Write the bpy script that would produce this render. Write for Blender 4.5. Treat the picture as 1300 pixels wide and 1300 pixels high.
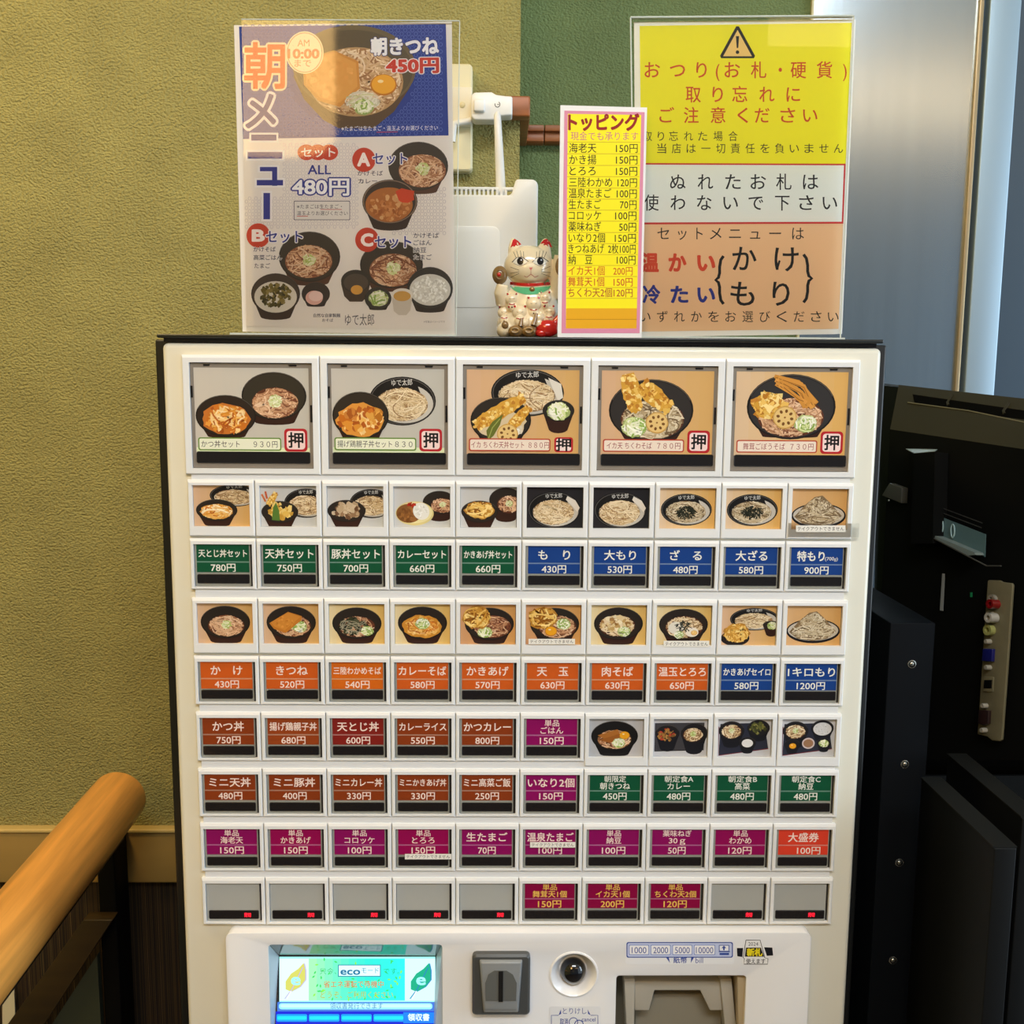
import bpy, bmesh, math, random
import numpy as np
from mathutils import Vector, Matrix
from mathutils.bvhtree import BVHTree

for _o in list(bpy.data.objects):
    bpy.data.objects.remove(_o)
SC = bpy.context.scene
COL = SC.collection
random.seed(7)
R = random.random

# ------------------------------------------------------------------ camera
PITCH, YAW, ROLL = 0.1355, 0.01442, 0.00738
EYE = Vector((-0.02152, -0.86342, 1.57784))
FWD = Vector((math.sin(YAW) * math.cos(PITCH), math.cos(YAW) * math.cos(PITCH), -math.sin(PITCH)))
_r = Vector((math.cos(YAW), -math.sin(YAW), 0))
_u = _r.cross(FWD)
RGT = _r * math.cos(ROLL) + _u * math.sin(ROLL)
UPV = -_r * math.sin(ROLL) + _u * math.cos(ROLL)
cd = bpy.data.cameras.new('camera')
cd.sensor_width = 36
cd.lens = 36
cd.clip_start = 0.02
cam = bpy.data.objects.new('camera', cd)
COL.objects.link(cam)
cam.matrix_world = Matrix((
    (RGT.x, UPV.x, -FWD.x, EYE.x), (RGT.y, UPV.y, -FWD.y, EYE.y),
    (RGT.z, UPV.z, -FWD.z, EYE.z), (0, 0, 0, 1)))
SC.camera = cam

# ------------------------------------------------------------------ view, world, daylight
SC.view_settings.view_transform = 'Standard'
SC.view_settings.look = 'None'
SC.view_settings.gamma = 1
SC.view_settings.use_curve_mapping = False
SC.view_settings.exposure = 0.5
w = bpy.data.worlds.new('daylight')
SC.world = w
w.use_nodes = True
bg = w.node_tree.nodes['Background']
bg.inputs[0].default_value = (0.72, 0.86, 1.0, 1)
bg.inputs[1].default_value = 0.65


def area_light(name, loc, rot, sx, sy, power, col):
    l = bpy.data.lights.new(name, 'AREA')
    l.shape = 'RECTANGLE'
    l.size, l.size_y, l.energy, l.color = sx, sy, power, col
    o = bpy.data.objects.new(name, l)
    o.location, o.rotation_euler = loc, rot
    COL.objects.link(o)
    return o


# ceiling panel lamps of the shop, and daylight from the shop front on the right
area_light('ceiling_panel_light', (0.3, -1.55, 2.96), (math.radians(24), 0, 0), 1.3, 0.6, 34, (0.93, 0.97, 1.0))
area_light('shopfront_light', (3.0, -0.75, 1.75), (math.radians(90), 0, math.radians(75)), 1.4, 1.7, 34, (0.74, 0.88, 1.0))
area_light('stair_light', (-1.0, -0.3, 2.75), (math.radians(22), 0, 0), 0.3, 0.3, 9, (1.0, 0.72, 0.34))


# ------------------------------------------------------------------ pixels of the photograph to points on real planes
def ray(px, py):
    return FWD + RGT * ((px - 650) / 1300) - UPV * ((py - 650) / 1300)


def U(px, py, y):
    d = ray(px, py)
    return EYE + d * ((y - EYE.y) / d.y)


def UZ(px, py, z):
    d = ray(px, py)
    return EYE + d * ((z - EYE.z) / d.z)


def UD(px, py, dist):
    return EYE + ray(px, py) * dist


def umap(y):
    def f(a):
        dx = (a[:, 0:1] - 650) / 1300
        dy = (a[:, 1:2] - 650) / 1300
        d = np.array(FWD)[None] + dx * np.array(RGT)[None] - dy * np.array(UPV)[None]
        t = (y - EYE.y) / d[:, 1:2]
        return np.array(EYE)[None] + d * t
    return f


class Plane:
    def __init__(s, p, n):
        s.p, s.n = p, n.normalized()

    def hit(s, px, py, off=0.0):
        d = ray(px, py)
        q = s.p + s.n * off
        return EYE + d * ((q - EYE).dot(s.n) / d.dot(s.n))


# ------------------------------------------------------------------ materials
def lin(c):
    c = c / 255.0
    return c / 12.92 if c <= 0.04045 else ((c + 0.055) / 1.055) ** 2.4


def L3(c):
    return (lin(c[0]), lin(c[1]), lin(c[2]), 1)


MATS = {}


def mat(name, col, rough=0.45, metal=0.0, coat=0.0, bump=None, var=0.0, vscale=8.0, stretch=None, emit=0.0, spec=0.5):
    m = bpy.data.materials.new(name)
    m.use_nodes = True
    nt = m.node_tree
    b = nt.nodes['Principled BSDF']
    b.inputs['Base Color'].default_value = L3(col)
    b.inputs['Roughness'].default_value = rough
    b.inputs['Metallic'].default_value = metal
    b.inputs['Coat Weight'].default_value = coat
    b.inputs['Coat Roughness'].default_value = 0.05
    b.inputs['Specular IOR Level'].default_value = spec
    tc = nt.nodes.new('ShaderNodeTexCoord')
    mp = nt.nodes.new('ShaderNodeMapping')
    if stretch:
        mp.inputs['Scale'].default_value = stretch
    nt.links.new(tc.outputs['Object'], mp.inputs[0])
    if var:
        n = nt.nodes.new('ShaderNodeTexNoise')
        n.inputs['Scale'].default_value = vscale
        n.inputs['Detail'].default_value = 5
        nt.links.new(mp.outputs[0], n.inputs['Vector'])
        cr = nt.nodes.new('ShaderNodeValToRGB')
        a = [max(0, c * (1 - var)) for c in col]
        c2 = [min(255, c * (1 + var)) for c in col]
        cr.color_ramp.elements[0].position = 0.3
        cr.color_ramp.elements[1].position = 0.7
        cr.color_ramp.elements[0].color = L3(a)
        cr.color_ramp.elements[1].color = L3(c2)
        nt.links.new(n.outputs['Fac'], cr.inputs[0])
        nt.links.new(cr.outputs[0], b.inputs['Base Color'])
    if bump:
        n2 = nt.nodes.new('ShaderNodeTexNoise')
        n2.inputs['Scale'].default_value = bump[0]
        n2.inputs['Detail'].default_value = bump[2] if len(bump) > 2 else 3
        nt.links.new(mp.outputs[0], n2.inputs['Vector'])
        bp = nt.nodes.new('ShaderNodeBump')
        bp.inputs['Distance'].default_value = bump[1]
        bp.inputs['Strength'].default_value = 1.0
        nt.links.new(n2.outputs['Fac'], bp.inputs['Height'])
        nt.links.new(bp.outputs[0], b.inputs['Normal'])
    if emit:
        b.inputs['Emission Color'].default_value = L3(col)
        b.inputs['Emission Strength'].default_value = emit
    MATS[name] = m
    return m


def print_mat(name, rough=0.4, emit=0.0, gain=1.0, coat=0.0):
    m = bpy.data.materials.new(name)
    m.use_nodes = True
    nt = m.node_tree
    b = nt.nodes['Principled BSDF']
    a = nt.nodes.new('ShaderNodeAttribute')
    a.attribute_name = 'ink'
    nt.links.new(a.outputs['Color'], b.inputs['Base Color'])
    b.inputs['Roughness'].default_value = rough
    b.inputs['Specular IOR Level'].default_value = 0.3
    b.inputs['Coat Weight'].default_value = coat
    if emit:
        b.inputs['Base Color'].default_value = (0.02, 0.02, 0.02, 1)
        nt.links.remove(b.inputs['Base Color'].links[0])
        nt.links.new(a.outputs['Color'], b.inputs['Emission Color'])
        b.inputs['Emission Strength'].default_value = emit
    return m


def clear_mat(name, tint=(1, 1, 1), rough=0.02, refl=1.0):
    m = bpy.data.materials.new(name)
    m.use_nodes = True
    nt = m.node_tree
    nt.nodes.remove(nt.nodes['Principled BSDF'])
    out = nt.nodes['Material Output']
    tr = nt.nodes.new('ShaderNodeBsdfTransparent')
    tr.inputs[0].default_value = (*tint, 1)
    gl = nt.nodes.new('ShaderNodeBsdfGlossy')
    gl.inputs['Roughness'].default_value = rough
    fr = nt.nodes.new('ShaderNodeFresnel')
    fr.inputs[0].default_value = 1.49
    mu = nt.nodes.new('ShaderNodeMath')
    mu.operation = 'MULTIPLY'
    mu.inputs[1].default_value = refl
    mx = nt.nodes.new('ShaderNodeMixShader')
    nt.links.new(fr.outputs[0], mu.inputs[0])
    nt.links.new(mu.outputs[0], mx.inputs[0])
    nt.links.new(tr.outputs[0], mx.inputs[1])
    nt.links.new(gl.outputs[0], mx.inputs[2])
    nt.links.new(mx.outputs[0], out.inputs[0])
    return m


M_DOOR = mat('cream_enamel', (226, 223, 207), 0.32, var=0.012, vscale=3, coat=0.2)
M_PANEL = mat('white_panel_plastic', (243, 244, 246), 0.22, coat=0.5)
M_CELL = mat('white_button_plastic', (234, 236, 237), 0.33, coat=0.1)
M_KEY = mat('grey_key_plastic', (150, 151, 143), 0.35)
M_BLANK = mat('blank_key_plastic', (172, 174, 170), 0.4, var=0.01)
M_SMOKE = mat('smoked_window', (30, 27, 28), 0.18, coat=0.3)
M_WELL = mat('dark_well', (38, 34, 32), 0.6)
M_BROWNK = mat('taupe_key_plastic', (136, 127, 116), 0.35)
M_BLACK = mat('black_painted_steel', (24, 25, 25), 0.35, spec=0.4)
M_PLINE = print_mat('printed_card', 0.38)
M_PPOST = print_mat('printed_paper', 0.5)
M_PGLOW = print_mat('lit_display', 0.2, emit=1.0)
M_LED = print_mat('red_led', 0.3, emit=3.0)
M_CLEAR = clear_mat('clear_acrylic', (0.985, 0.99, 0.985))
M_SLEEVE = clear_mat('clear_sleeve', (0.97, 0.975, 0.97), 0.04)
M_EDGE = mat('acrylic_edge', (205, 214, 208), 0.15, coat=0.5)
M_TAPE = mat('clear_tape', (222, 222, 214), 0.3)


# ------------------------------------------------------------------ object helpers
WP = {}


def link(name, data, parent=None, at=None):
    o = bpy.data.objects.new(name, data)
    COL.objects.link(o)
    pw = WP[parent] if parent else Vector((0, 0, 0))
    at = Vector(at) if at is not None else pw.copy()
    if parent:
        o.parent = parent
    o.location = at - pw
    WP[o] = at
    return o


def tag(o, label=None, cat=None, group=None, kind=None):
    for k, v in (('label', label), ('category', cat), ('group', group), ('kind', kind)):
        if v:
            o[k] = v
    return o


def thing(name, label, cat, at, group=None):
    return tag(link(name, None, None, at), label, cat, group)


class MB:
    def __init__(s):
        s.v, s.f, s.m, s.mats = [], [], [], []

    def mi(s, m):
        if m is None:
            return 0
        if m not in s.mats:
            s.mats.append(m)
        return s.mats.index(m)

    def add(s, vs, fs, m=None):
        k, mi = len(s.v), s.mi(m)
        s.v += [tuple(x) for x in vs]
        for f in fs:
            s.f.append([i + k for i in f])
            s.m.append(mi)
        return s

    def box(s, x0, x1, y0, y1, z0, z1, m=None):
        v = [(x, y, z) for x in (x0, x1) for y in (y0, y1) for z in (z0, z1)]
        return s.add(v, [(0, 1, 3, 2), (4, 6, 7, 5), (0, 4, 5, 1), (2, 3, 7, 6), (0, 2, 6, 4), (1, 5, 7, 3)], m)

    def loft(s, a, b, m=None, cap=True):
        n = len(a)
        fs = [(i, (i + 1) % n, n + (i + 1) % n, n + i) for i in range(n)]
        if cap:
            fs += [tuple(range(n))[::-1], tuple(range(n, 2 * n))]
        return s.add(list(a) + list(b), fs, m)

    def prism(s, pts, off, m=None):
        return s.loft(pts, [Vector(p) + Vector(off) for p in pts], m)

    def frame(s, o, i, yf, yb, c, ct, m=None, yin=None):
        # ring with chamfered outer edge; o,i = (x0,x1,z0,z1)
        yin = yb if yin is None else yin
        def q(r, y):
            return [(r[0], y, r[2]), (r[1], y, r[2]), (r[1], y, r[3]), (r[0], y, r[3])]
        oc = (o[0] + c, o[1] - c, o[2] + c, o[3] - ct)
        R4 = [q(o, yb), q(o, yf + c), q(oc, yf), q(i, yf), q(i, yin)]
        vs = [p for r in R4 for p in r]
        fs = []
        for k in range(4):
            for j in range(4):
                a, b = k * 4 + j, k * 4 + (j + 1) % 4
                fs.append((a, b, b + 4, a + 4))
        return s.add(vs, fs, m)

    def tube(s, pts, rad, n=10, m=None, cap=True):
        pts = [Vector(p) for p in pts]
        if not hasattr(rad, '__len__'):
            rad = [rad] * len(pts)
        vs, fs = [], []
        up = None
        for i, p in enumerate(pts):
            t = (pts[min(i + 1, len(pts) - 1)] - pts[max(i - 1, 0)]).normalized()
            if up is None:
                up = Vector((0, 0, 1)) if abs(t.z) < 0.9 else Vector((0, 1, 0))
            a = t.cross(up).normalized()
            up = a.cross(t).normalized()
            for k in range(n):
                th = 2 * math.pi * k / n
                vs.append(p + (a * math.cos(th) + up * math.sin(th)) * rad[i])
        for i in range(len(pts) - 1):
            for k in range(n):
                a, b = i * n + k, i * n + (k + 1) % n
                fs.append((a, b, b + n, a + n))
        if cap:
            fs += [tuple(range(n))[::-1], tuple(range((len(pts) - 1) * n, len(pts) * n))]
        return s.add(vs, fs, m)

    def ball(s, c, r, m=None, nu=16, nv=10, rot=None):
        c = Vector(c)
        r = r if hasattr(r, '__len__') else (r, r, r)
        vs = [Vector((0, 0, -r[2]))]
        for j in range(1, nv):
            ph = -math.pi / 2 + math.pi * j / nv
            for i in range(nu):
                th = 2 * math.pi * i / nu
                vs.append(Vector((r[0] * math.cos(ph) * math.cos(th), r[1] * math.cos(ph) * math.sin(th), r[2] * math.sin(ph))))
        vs.append(Vector((0, 0, r[2])))
        if rot is not None:
            vs = [rot @ x for x in vs]
        vs = [c + x for x in vs]
        fs = [(0, 1 + (i + 1) % nu, 1 + i) for i in range(nu)]
        for j in range(nv - 2):
            for i in range(nu):
                a, b = 1 + j * nu + i, 1 + j * nu + (i + 1) % nu
                fs.append((a, b, b + nu, a + nu))
        e = len(vs) - 1
        k = 1 + (nv - 2) * nu
        fs += [(k + i, k + (i + 1) % nu, e) for i in range(nu)]
        return s.add(vs, fs, m)

    def lathe(s, c, axis, prof, n=32, m=None):
        # prof = [(radius, along)]
        c, axis = Vector(c), Vector(axis).normalized()
        u = axis.orthogonal().normalized()
        v = axis.cross(u)
        vs, fs = [], []
        for r, h in prof:
            for k in range(n):
                th = 2 * math.pi * k / n
                vs.append(c + axis * h + (u * math.cos(th) + v * math.sin(th)) * max(r, 1e-6))
        for i in range(len(prof) - 1):
            for k in range(n):
                a, b = i * n + k, i * n + (k + 1) % n
                fs.append((a, b, b + n, a + n))
        return s.add(vs, fs, m)

    def mesh(s, name, m=None, at=(0, 0, 0), smooth=False):
        me = bpy.data.meshes.new(name)
        at = Vector(at)
        me.from_pydata([tuple(Vector(v) - at) for v in s.v], [], s.f)
        for x in (s.mats or [m]):
            me.materials.append(x)
        if len(s.mats) > 1:
            me.polygons.foreach_set('material_index', s.m)
        bm = bmesh.new()
        bm.from_mesh(me)
        bmesh.ops.recalc_face_normals(bm, faces=bm.faces)
        bm.to_mesh(me)
        bm.free()
        if smooth:
            me.polygons.foreach_set('use_smooth', [True] * len(me.polygons))
        me.update()
        return me

    def build(s, name, m=None, parent=None, at=None, bevel=0, smooth=False, segs=3):
        a = WP[parent] if parent else Vector(at or (0, 0, 0))
        me = s.mesh(name, m, a, smooth)
        o = link(name, me, parent, a)
        if bevel:
            me2 = evald(me, [('BEVEL', dict(width=bevel, segments=segs, limit_method='ANGLE', angle_limit=0.6, harden_normals=False))])
            o.data = me2
        if smooth or bevel:
            auto_smooth(o.data)
        return o


def auto_smooth(me, ang=0.6):
    me.polygons.foreach_set('use_smooth', [True] * len(me.polygons))
    me.set_sharp_from_angle(angle=ang)


def evald(me, mods, extra=None):
    o = bpy.data.objects.new('tmp', me)
    COL.objects.link(o)
    for t, kw in mods:
        md = o.modifiers.new(t, t)
        for k, v in kw.items():
            setattr(md, k, v)
    dg = bpy.context.evaluated_depsgraph_get()
    out = bpy.data.meshes.new_from_object(o.evaluated_get(dg), depsgraph=dg)
    out.name = me.name
    bpy.data.objects.remove(o)
    return out


# ------------------------------------------------------------------ flat print: inks laid as vector shapes on a sheet
_tc = bpy.data.curves.new('lettering', 'FONT')
_tc.resolution_u = 3
_to = bpy.data.objects.new('lettering', _tc)
COL.objects.link(_to)
_glyphs = {}


def glyphs(s, bold):
    k = (s, bold)
    if k not in _glyphs:
        _tc.body = s
        _tc.offset = bold
        dg = bpy.context.evaluated_depsgraph_get()
        ev = _to.evaluated_get(dg)
        m = ev.to_mesh()
        v = np.zeros(len(m.vertices) * 3)
        m.vertices.foreach_get('co', v)
        _glyphs[k] = (v.reshape(-1, 3)[:, :2].copy(), [list(p.vertices) for p in m.polygons])
        ev.to_mesh_clear()
    return _glyphs[k]


class Print:
    def __init__(s, eps=3e-6):
        s.V, s.F, s.C, s.Z, s.n, s.k, s.eps = [], [], [], [], 0, 0, eps

    def raw(s, v, faces, col):
        v = np.asarray(v, float).reshape(-1, 2)
        s.k += 1
        s.V.append(v)
        s.F += [[i + s.n for i in f] for f in faces]
        s.n += len(v)
        c = np.array(L3(col))
        s.C.append(np.repeat(c[None], len(v), 0))
        s.Z.append(len(v))

    def poly(s, pts, col):
        s.raw(pts, [list(range(len(pts)))], col)

    def rect(s, x0, y0, x1, y1, col):
        s.poly([(x0, y0), (x1, y0), (x1, y1), (x0, y1)], col)

    def rrect(s, x0, y0, x1, y1, r, col):
        p = []
        for cx, cy, a in ((x1 - r, y0 + r, -90), (x1 - r, y1 - r, 0), (x0 + r, y1 - r, 90), (x0 + r, y0 + r, 180)):
            for k in range(5):
                t = math.radians(a + k * 22.5)
                p.append((cx + r * math.cos(t), cy + r * math.sin(t)))
        s.poly(p, col)

    def ell(s, cx, cy, rx, ry, col, n=36, rot=0.0):
        p = []
        for i in range(n):
            t = 2 * math.pi * i / n
            x, y = rx * math.cos(t), ry * math.sin(t)
            p.append((cx + x * math.cos(rot) - y * math.sin(rot), cy + x * math.sin(rot) + y * math.cos(rot)))
        s.poly(p, col)

    def ring(s, cx, cy, rx, ry, w, col, n=36, a0=0, a1=360):
        full = a1 - a0 >= 360
        v, f = [], []
        m = n if full else n + 1
        for i in range(m):
            t = math.radians(a0 + (a1 - a0) * i / n)
            c, q = math.cos(t), math.sin(t)
            v += [((rx - w) * c + cx, (ry - w) * q + cy), (rx * c + cx, ry * q + cy)]
        for i in range(n):
            a, b = 2 * i, 2 * ((i + 1) % m)
            f.append([a, a + 1, b + 1, b])
        s.raw(v, f, col)

    def line(s, pts, w, col, taper=False):
        v, f = [], []
        n = len(pts)
        for i in range(n):
            x0, y0 = pts[max(i - 1, 0)]
            x1, y1 = pts[min(i + 1, n - 1)]
            dx, dy = x1 - x0, y1 - y0
            l = math.hypot(dx, dy) or 1
            h = w / 2 * ((0.25 + 0.75 * math.sin(math.pi * i / (n - 1))) if taper else 1)
            v += [(pts[i][0] - dy / l * h, pts[i][1] + dx / l * h), (pts[i][0] + dy / l * h, pts[i][1] - dx / l * h)]
        for i in range(n - 1):
            f.append([2 * i, 2 * i + 1, 2 * i + 3, 2 * i + 2])
        s.raw(v, f, col)

    def box(s, x0, y0, x1, y1, w, col):
        s.line([(x0, y0), (x1, y0)], w, col)
        s.line([(x0, y1), (x1, y1)], w, col)
        s.line([(x0, y0), (x0, y1)], w, col)
        s.line([(x1, y0), (x1, y1)], w, col)

    def T(s, txt, x0, x1, yc, h, col, bold=0.02, rot=0.0, out=None, ow=0.07, base=None):
        # glyph height h (full-width character), spanning x0..x1, centred on yc
        gv, gf = glyphs(txt, 0.0)
        a, b = gv[:, 0].min(), gv[:, 0].max()
        sx, sy = (x1 - x0) / (b - a), h / 0.93

        def place(g):
            x = (g[:, 0] - a) * sx
            y = -(g[:, 1] - 0.37) * sy
            xx = x0 + x * math.cos(rot) - y * math.sin(rot)
            yy = yc + x * math.sin(rot) + y * math.cos(rot)
            return np.stack([xx, yy], 1)

        def fat(r, n, c):
            sh = [(0, 0)] + [(r * math.cos(6.2832 * (i + 0.5) / n), r * math.sin(6.2832 * (i + 0.5) / n)) for i in range(n)] if n else [(0, 0)]
            for q in sh:
                s.raw(place(gv + np.array(q)[None]), gf, c)
        if out is not None:
            fat(ow, 12, out)
        fat(bold, 0 if bold <= 0.004 else (4 if bold < 0.035 else 8), col)

    def build(s, name, fmap, mat_, parent=None, at=None, nrm=(0, -1, 0), lift=0.0, stuff=False):
        V = np.concatenate(s.V)
        W = fmap(V)
        # each ink lies one film above the inks it overlaps
        lo = np.array([v.min(0) for v in s.V])
        hi = np.array([v.max(0) for v in s.V])
        lev = np.zeros(len(s.V))
        for i in range(len(s.V)):
            if i:
                ov = (lo[:i, 0] < hi[i, 0]) & (hi[:i, 0] > lo[i, 0]) & (lo[:i, 1] < hi[i, 1]) & (hi[:i, 1] > lo[i, 1])
                lev[i] = (lev[:i][ov].max() + 1) if ov.any() else 0
        zz = np.repeat(lev + 1, s.Z) * s.eps
        W = W + (zz + lift)[:, None] * np.array(nrm)[None]
        a = WP[parent] if parent else Vector(at or (0, 0, 0))
        W = W - np.array(a)[None]
        me = bpy.data.meshes.new(name)
        me.from_pydata([tuple(x) for x in W], [], s.F)
        me.materials.append(mat_)
        ca = me.color_attributes.new('ink', 'FLOAT_COLOR', 'POINT')
        ca.data.foreach_set('color', np.concatenate(s.C).ravel())
        me.update()
        return link(name, me, parent, a)


def cmap(x0, x1, z1, z0, y, wpx, hpx):
    # card coordinates (0..wpx, 0..hpx, downwards) to a world rectangle facing the customer
    def f(a):
        o = np.zeros((len(a), 3))
        o[:, 0] = x0 + (x1 - x0) * a[:, 0] / wpx
        o[:, 2] = z1 + (z0 - z1) * a[:, 1] / hpx
        o[:, 1] = y
        return o
    return f


# ------------------------------------------------------------------ food pictures (printed photographs on the cards)
def jit(c, a=18):
    d = (R() - 0.5) * 2 * a
    return tuple(max(0, min(255, x + d)) for x in c)


def strands(P, cx, cy, rx, ry, cols, n, w, L=14, curl=0.5):
    for _ in range(n):
        t, r = R() * 6.283, math.sqrt(R()) * 0.92
        x, y = r * math.cos(t), r * math.sin(t)
        h, k = R() * 6.283, (R() - 0.5) * curl * 2
        st = 2.4 / L
        p = [(cx + x * rx, cy + y * ry)]
        for i in range(L - 1):
            h += k + (R() - 0.5) * 0.25
            nx, ny = x + math.cos(h) * st, y + math.sin(h) * st
            if nx * nx + ny * ny > 0.97:
                h += 1.9
                nx, ny = x + math.cos(h) * st * 0.6, y + math.sin(h) * st * 0.6
                if nx * nx + ny * ny > 0.99:
                    break
            x, y = nx, ny
            p.append((cx + x * rx, cy + y * ry))
        if len(p) > 2:
            P.line(p, w, jit(random.choice(cols), 10))


def blobs(P, cx, cy, rx, ry, cols, n, s, irr=0.35):
    for _ in range(n):
        t, r = R() * 6.283, math.sqrt(R()) * 0.9
        x, y = cx + rx * r * math.cos(t), cy + ry * r * math.sin(t)
        m = 9
        a0 = R() * 6
        q = s * (0.6 + 0.7 * R())
        e = 0.55 + 0.5 * R()
        pts = []
        for i in range(m):
            a = 2 * math.pi * i / m
            rr = q * (1 + irr * (R() - 0.5) * 2)
            u, v = rr * math.cos(a), rr * e * math.sin(a)
            pts.append((x + u * math.cos(a0) - v * math.sin(a0), y + u * math.sin(a0) + v * math.cos(a0)))
        P.poly(pts, jit(random.choice(cols), 9))


def rough_ell(P, cx, cy, rx, ry, col, irr=0.08, n=26):
    P.poly([(cx + rx * (1 + irr * (R() - 0.5) * 2) * math.cos(2 * math.pi * i / n),
             cy + ry * (1 + irr * (R() - 0.5) * 2) * math.sin(2 * math.pi * i / n)) for i in range(n)], col)


def bowl(P, cx, cy, rx, ry, depth=0.5, rim=(28, 23, 21), inner=(44, 37, 32), body=(54, 31, 24)):
    pts = [(cx - rx * 0.98, cy + ry * 0.1)]
    for i in range(9):
        a = math.pi - math.pi * i / 8
        pts.append((cx + rx * 0.62 * math.cos(a), cy + ry * (0.85 + depth * 0.55) + ry * 0.3 * math.sin(a) * depth))
    pts.append((cx + rx * 0.98, cy + ry * 0.1))
    P.poly(pts, body)
    P.ell(cx, cy, rx, ry, rim)
    P.ell(cx, cy + ry * 0.01, rx * 0.955, ry * 0.945, inner)
    P.ring(cx, cy, rx * 0.985, ry * 0.985, rx * 0.018, (92, 84, 76), 30, 200, 340)


SOBA = [(206, 160, 122), (226, 184, 146), (182, 130, 94), (236, 202, 168), (128, 76, 52)]
PALE = [(222, 198, 156), (206, 176, 130), (240, 222, 188), (160, 124, 84), (230, 208, 170)]
GREY = [(204, 188, 156), (184, 162, 126), (226, 212, 184), (120, 98, 70)]
NEGI = [(214, 222, 160), (236, 238, 206), (176, 196, 104), (226, 230, 190)]
EGGY = [(226, 150, 56), (206, 116, 36), (240, 184, 96), (180, 92, 30), (244, 206, 140)]
FRY = [(234, 190, 96), (216, 162, 62), (246, 218, 142), (190, 126, 42)]


def soba(P, cx, cy, rx, ry, cols=SOBA, n=46, w=1.3, base=(96, 52, 34), negi=True):
    P.ell(cx, cy, rx, ry, base)
    strands(P, cx, cy, rx, ry, cols, n, w)
    if negi:
        strands(P, cx + rx * 0.02, cy - ry * 0.12, rx * 0.32, ry * 0.42, NEGI, 26, rx * 0.05, 6, 0.9)


def negi(P, cx, cy, r, n=22):
    rough_ell(P, cx, cy, r, r * 0.8, (168, 182, 112))
    strands(P, cx, cy, r, r * 0.8, [(246, 246, 228), (216, 226, 160), (146, 178, 84), (238, 240, 208)], int(n * 1.4), r * 0.15, 5, 1.0)


def zaru(P, cx, cy, rx, ry, cols=PALE, n=80, w=1.1, nori=False, mark=True, base=(140, 110, 74)):
    P.ell(cx, cy, rx, ry, (24, 22, 22))
    P.ring(cx, cy, rx * 0.96, ry * 0.95, rx * 0.02, (96, 92, 88), 30)
    P.ell(cx + rx * 0.06, cy + ry * 0.1, rx * 0.86, ry * 0.8, (200, 194, 184))
    P.poly([(cx - rx * 0.8, cy - ry * 0.1), (cx - rx * 0.45, cy - ry * 0.8), (cx + rx * 0.4, cy - ry * 0.84), (cx + rx * 0.55, cy - ry * 0.3), (cx, cy)], (28, 26, 26))
    P.ell(cx - rx * 0.02, cy + ry * 0.14, rx * 0.78, ry * 0.68, base)
    strands(P, cx - rx * 0.02, cy + ry * 0.14, rx * 0.8, ry * 0.7, cols, n, w)
    if nori:
        for i in range(110):
            a, r = R() * 6.283, rx * 0.36 * math.sqrt(R())
            x, y = cx + r * math.cos(a), cy + ry * 0.1 + r * 0.62 * math.sin(a)
            b = R() * 3.14
            P.line([(x, y), (x + math.cos(b) * rx * 0.12, y + math.sin(b) * rx * 0.12)], 1.3, jit((34, 38, 28), 12))
    if mark:
        P.T('ゆで太郎', cx - rx * 0.32, cx + rx * 0.3, cy - ry * 0.74, ry * 0.26, (228, 226, 220), 0.0, -0.05)


def heap(P, cx, cy, rx, ry):
    P.ell(cx, cy + ry * 0.3, rx * 1.12, ry * 0.62, (26, 22, 24))
    P.ell(cx, cy + ry * 0.27, rx * 1.05, ry * 0.52, (196, 186, 170))
    pts = [(cx - rx, cy + ry * 0.35), (cx - rx * 0.6, cy - ry * 0.2), (cx - rx * 0.2, cy - ry * 0.62), (cx + rx * 0.12, cy - ry * 0.7),
           (cx + rx * 0.45, cy - ry * 0.35), (cx + rx * 0.95, cy + ry * 0.3), (cx + rx * 0.6, cy + ry * 0.68), (cx, cy + ry * 0.8), (cx - rx * 0.65, cy + ry * 0.68)]
    P.poly(pts, (136, 112, 80))
    strands(P, cx, cy + ry * 0.3, rx * 0.94, ry * 0.46, GREY, 60, 1.2)
    strands(P, cx - rx * 0.02, cy - ry * 0.12, rx * 0.55, ry * 0.42, GREY, 46, 1.2)
    strands(P, cx, cy - ry * 0.36, rx * 0.3, ry * 0.28, GREY, 20, 1.2)


def kakiage(P, cx, cy, rx, ry):
    rough_ell(P, cx, cy, rx, ry, (184, 128, 48), 0.12)
    strands(P, cx, cy, rx * 0.96, ry * 0.96, [(230, 184, 92), (246, 214, 136), (206, 148, 58), (150, 94, 30), (238, 196, 108)], 54, rx * 0.11, 9, 0.7)


def ebi(P, x0, y0, x1, y1, w):
    dx, dy = x1 - x0, y1 - y0
    l = math.hypot(dx, dy)
    nx, ny = -dy / l, dx / l
    pts = []
    for i in range(11):
        t = i / 10
        h = w * (0.42 + 0.5 * math.sin(math.pi * min(1, t * 0.85 + 0.12))) * (1 + (R() - 0.5) * 0.25)
        pts.append((x0 + dx * t + nx * h, y0 + dy * t + ny * h))
    for i in range(10, -1, -1):
        t = i / 10
        h = w * (0.42 + 0.5 * math.sin(math.pi * min(1, t * 0.85 + 0.12))) * (1 + (R() - 0.5) * 0.25)
        pts.append((x0 + dx * t - nx * h, y0 + dy * t - ny * h))
    P.poly(pts, (214, 160, 62))
    for i in range(70):
        t = R()
        q = (R() - 0.5) * 1.3 * w
        blobs(P, x0 + dx * t + nx * q, y0 + dy * t + ny * q, 0.1, 0.1, FRY, 1, w * 0.24)


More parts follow.
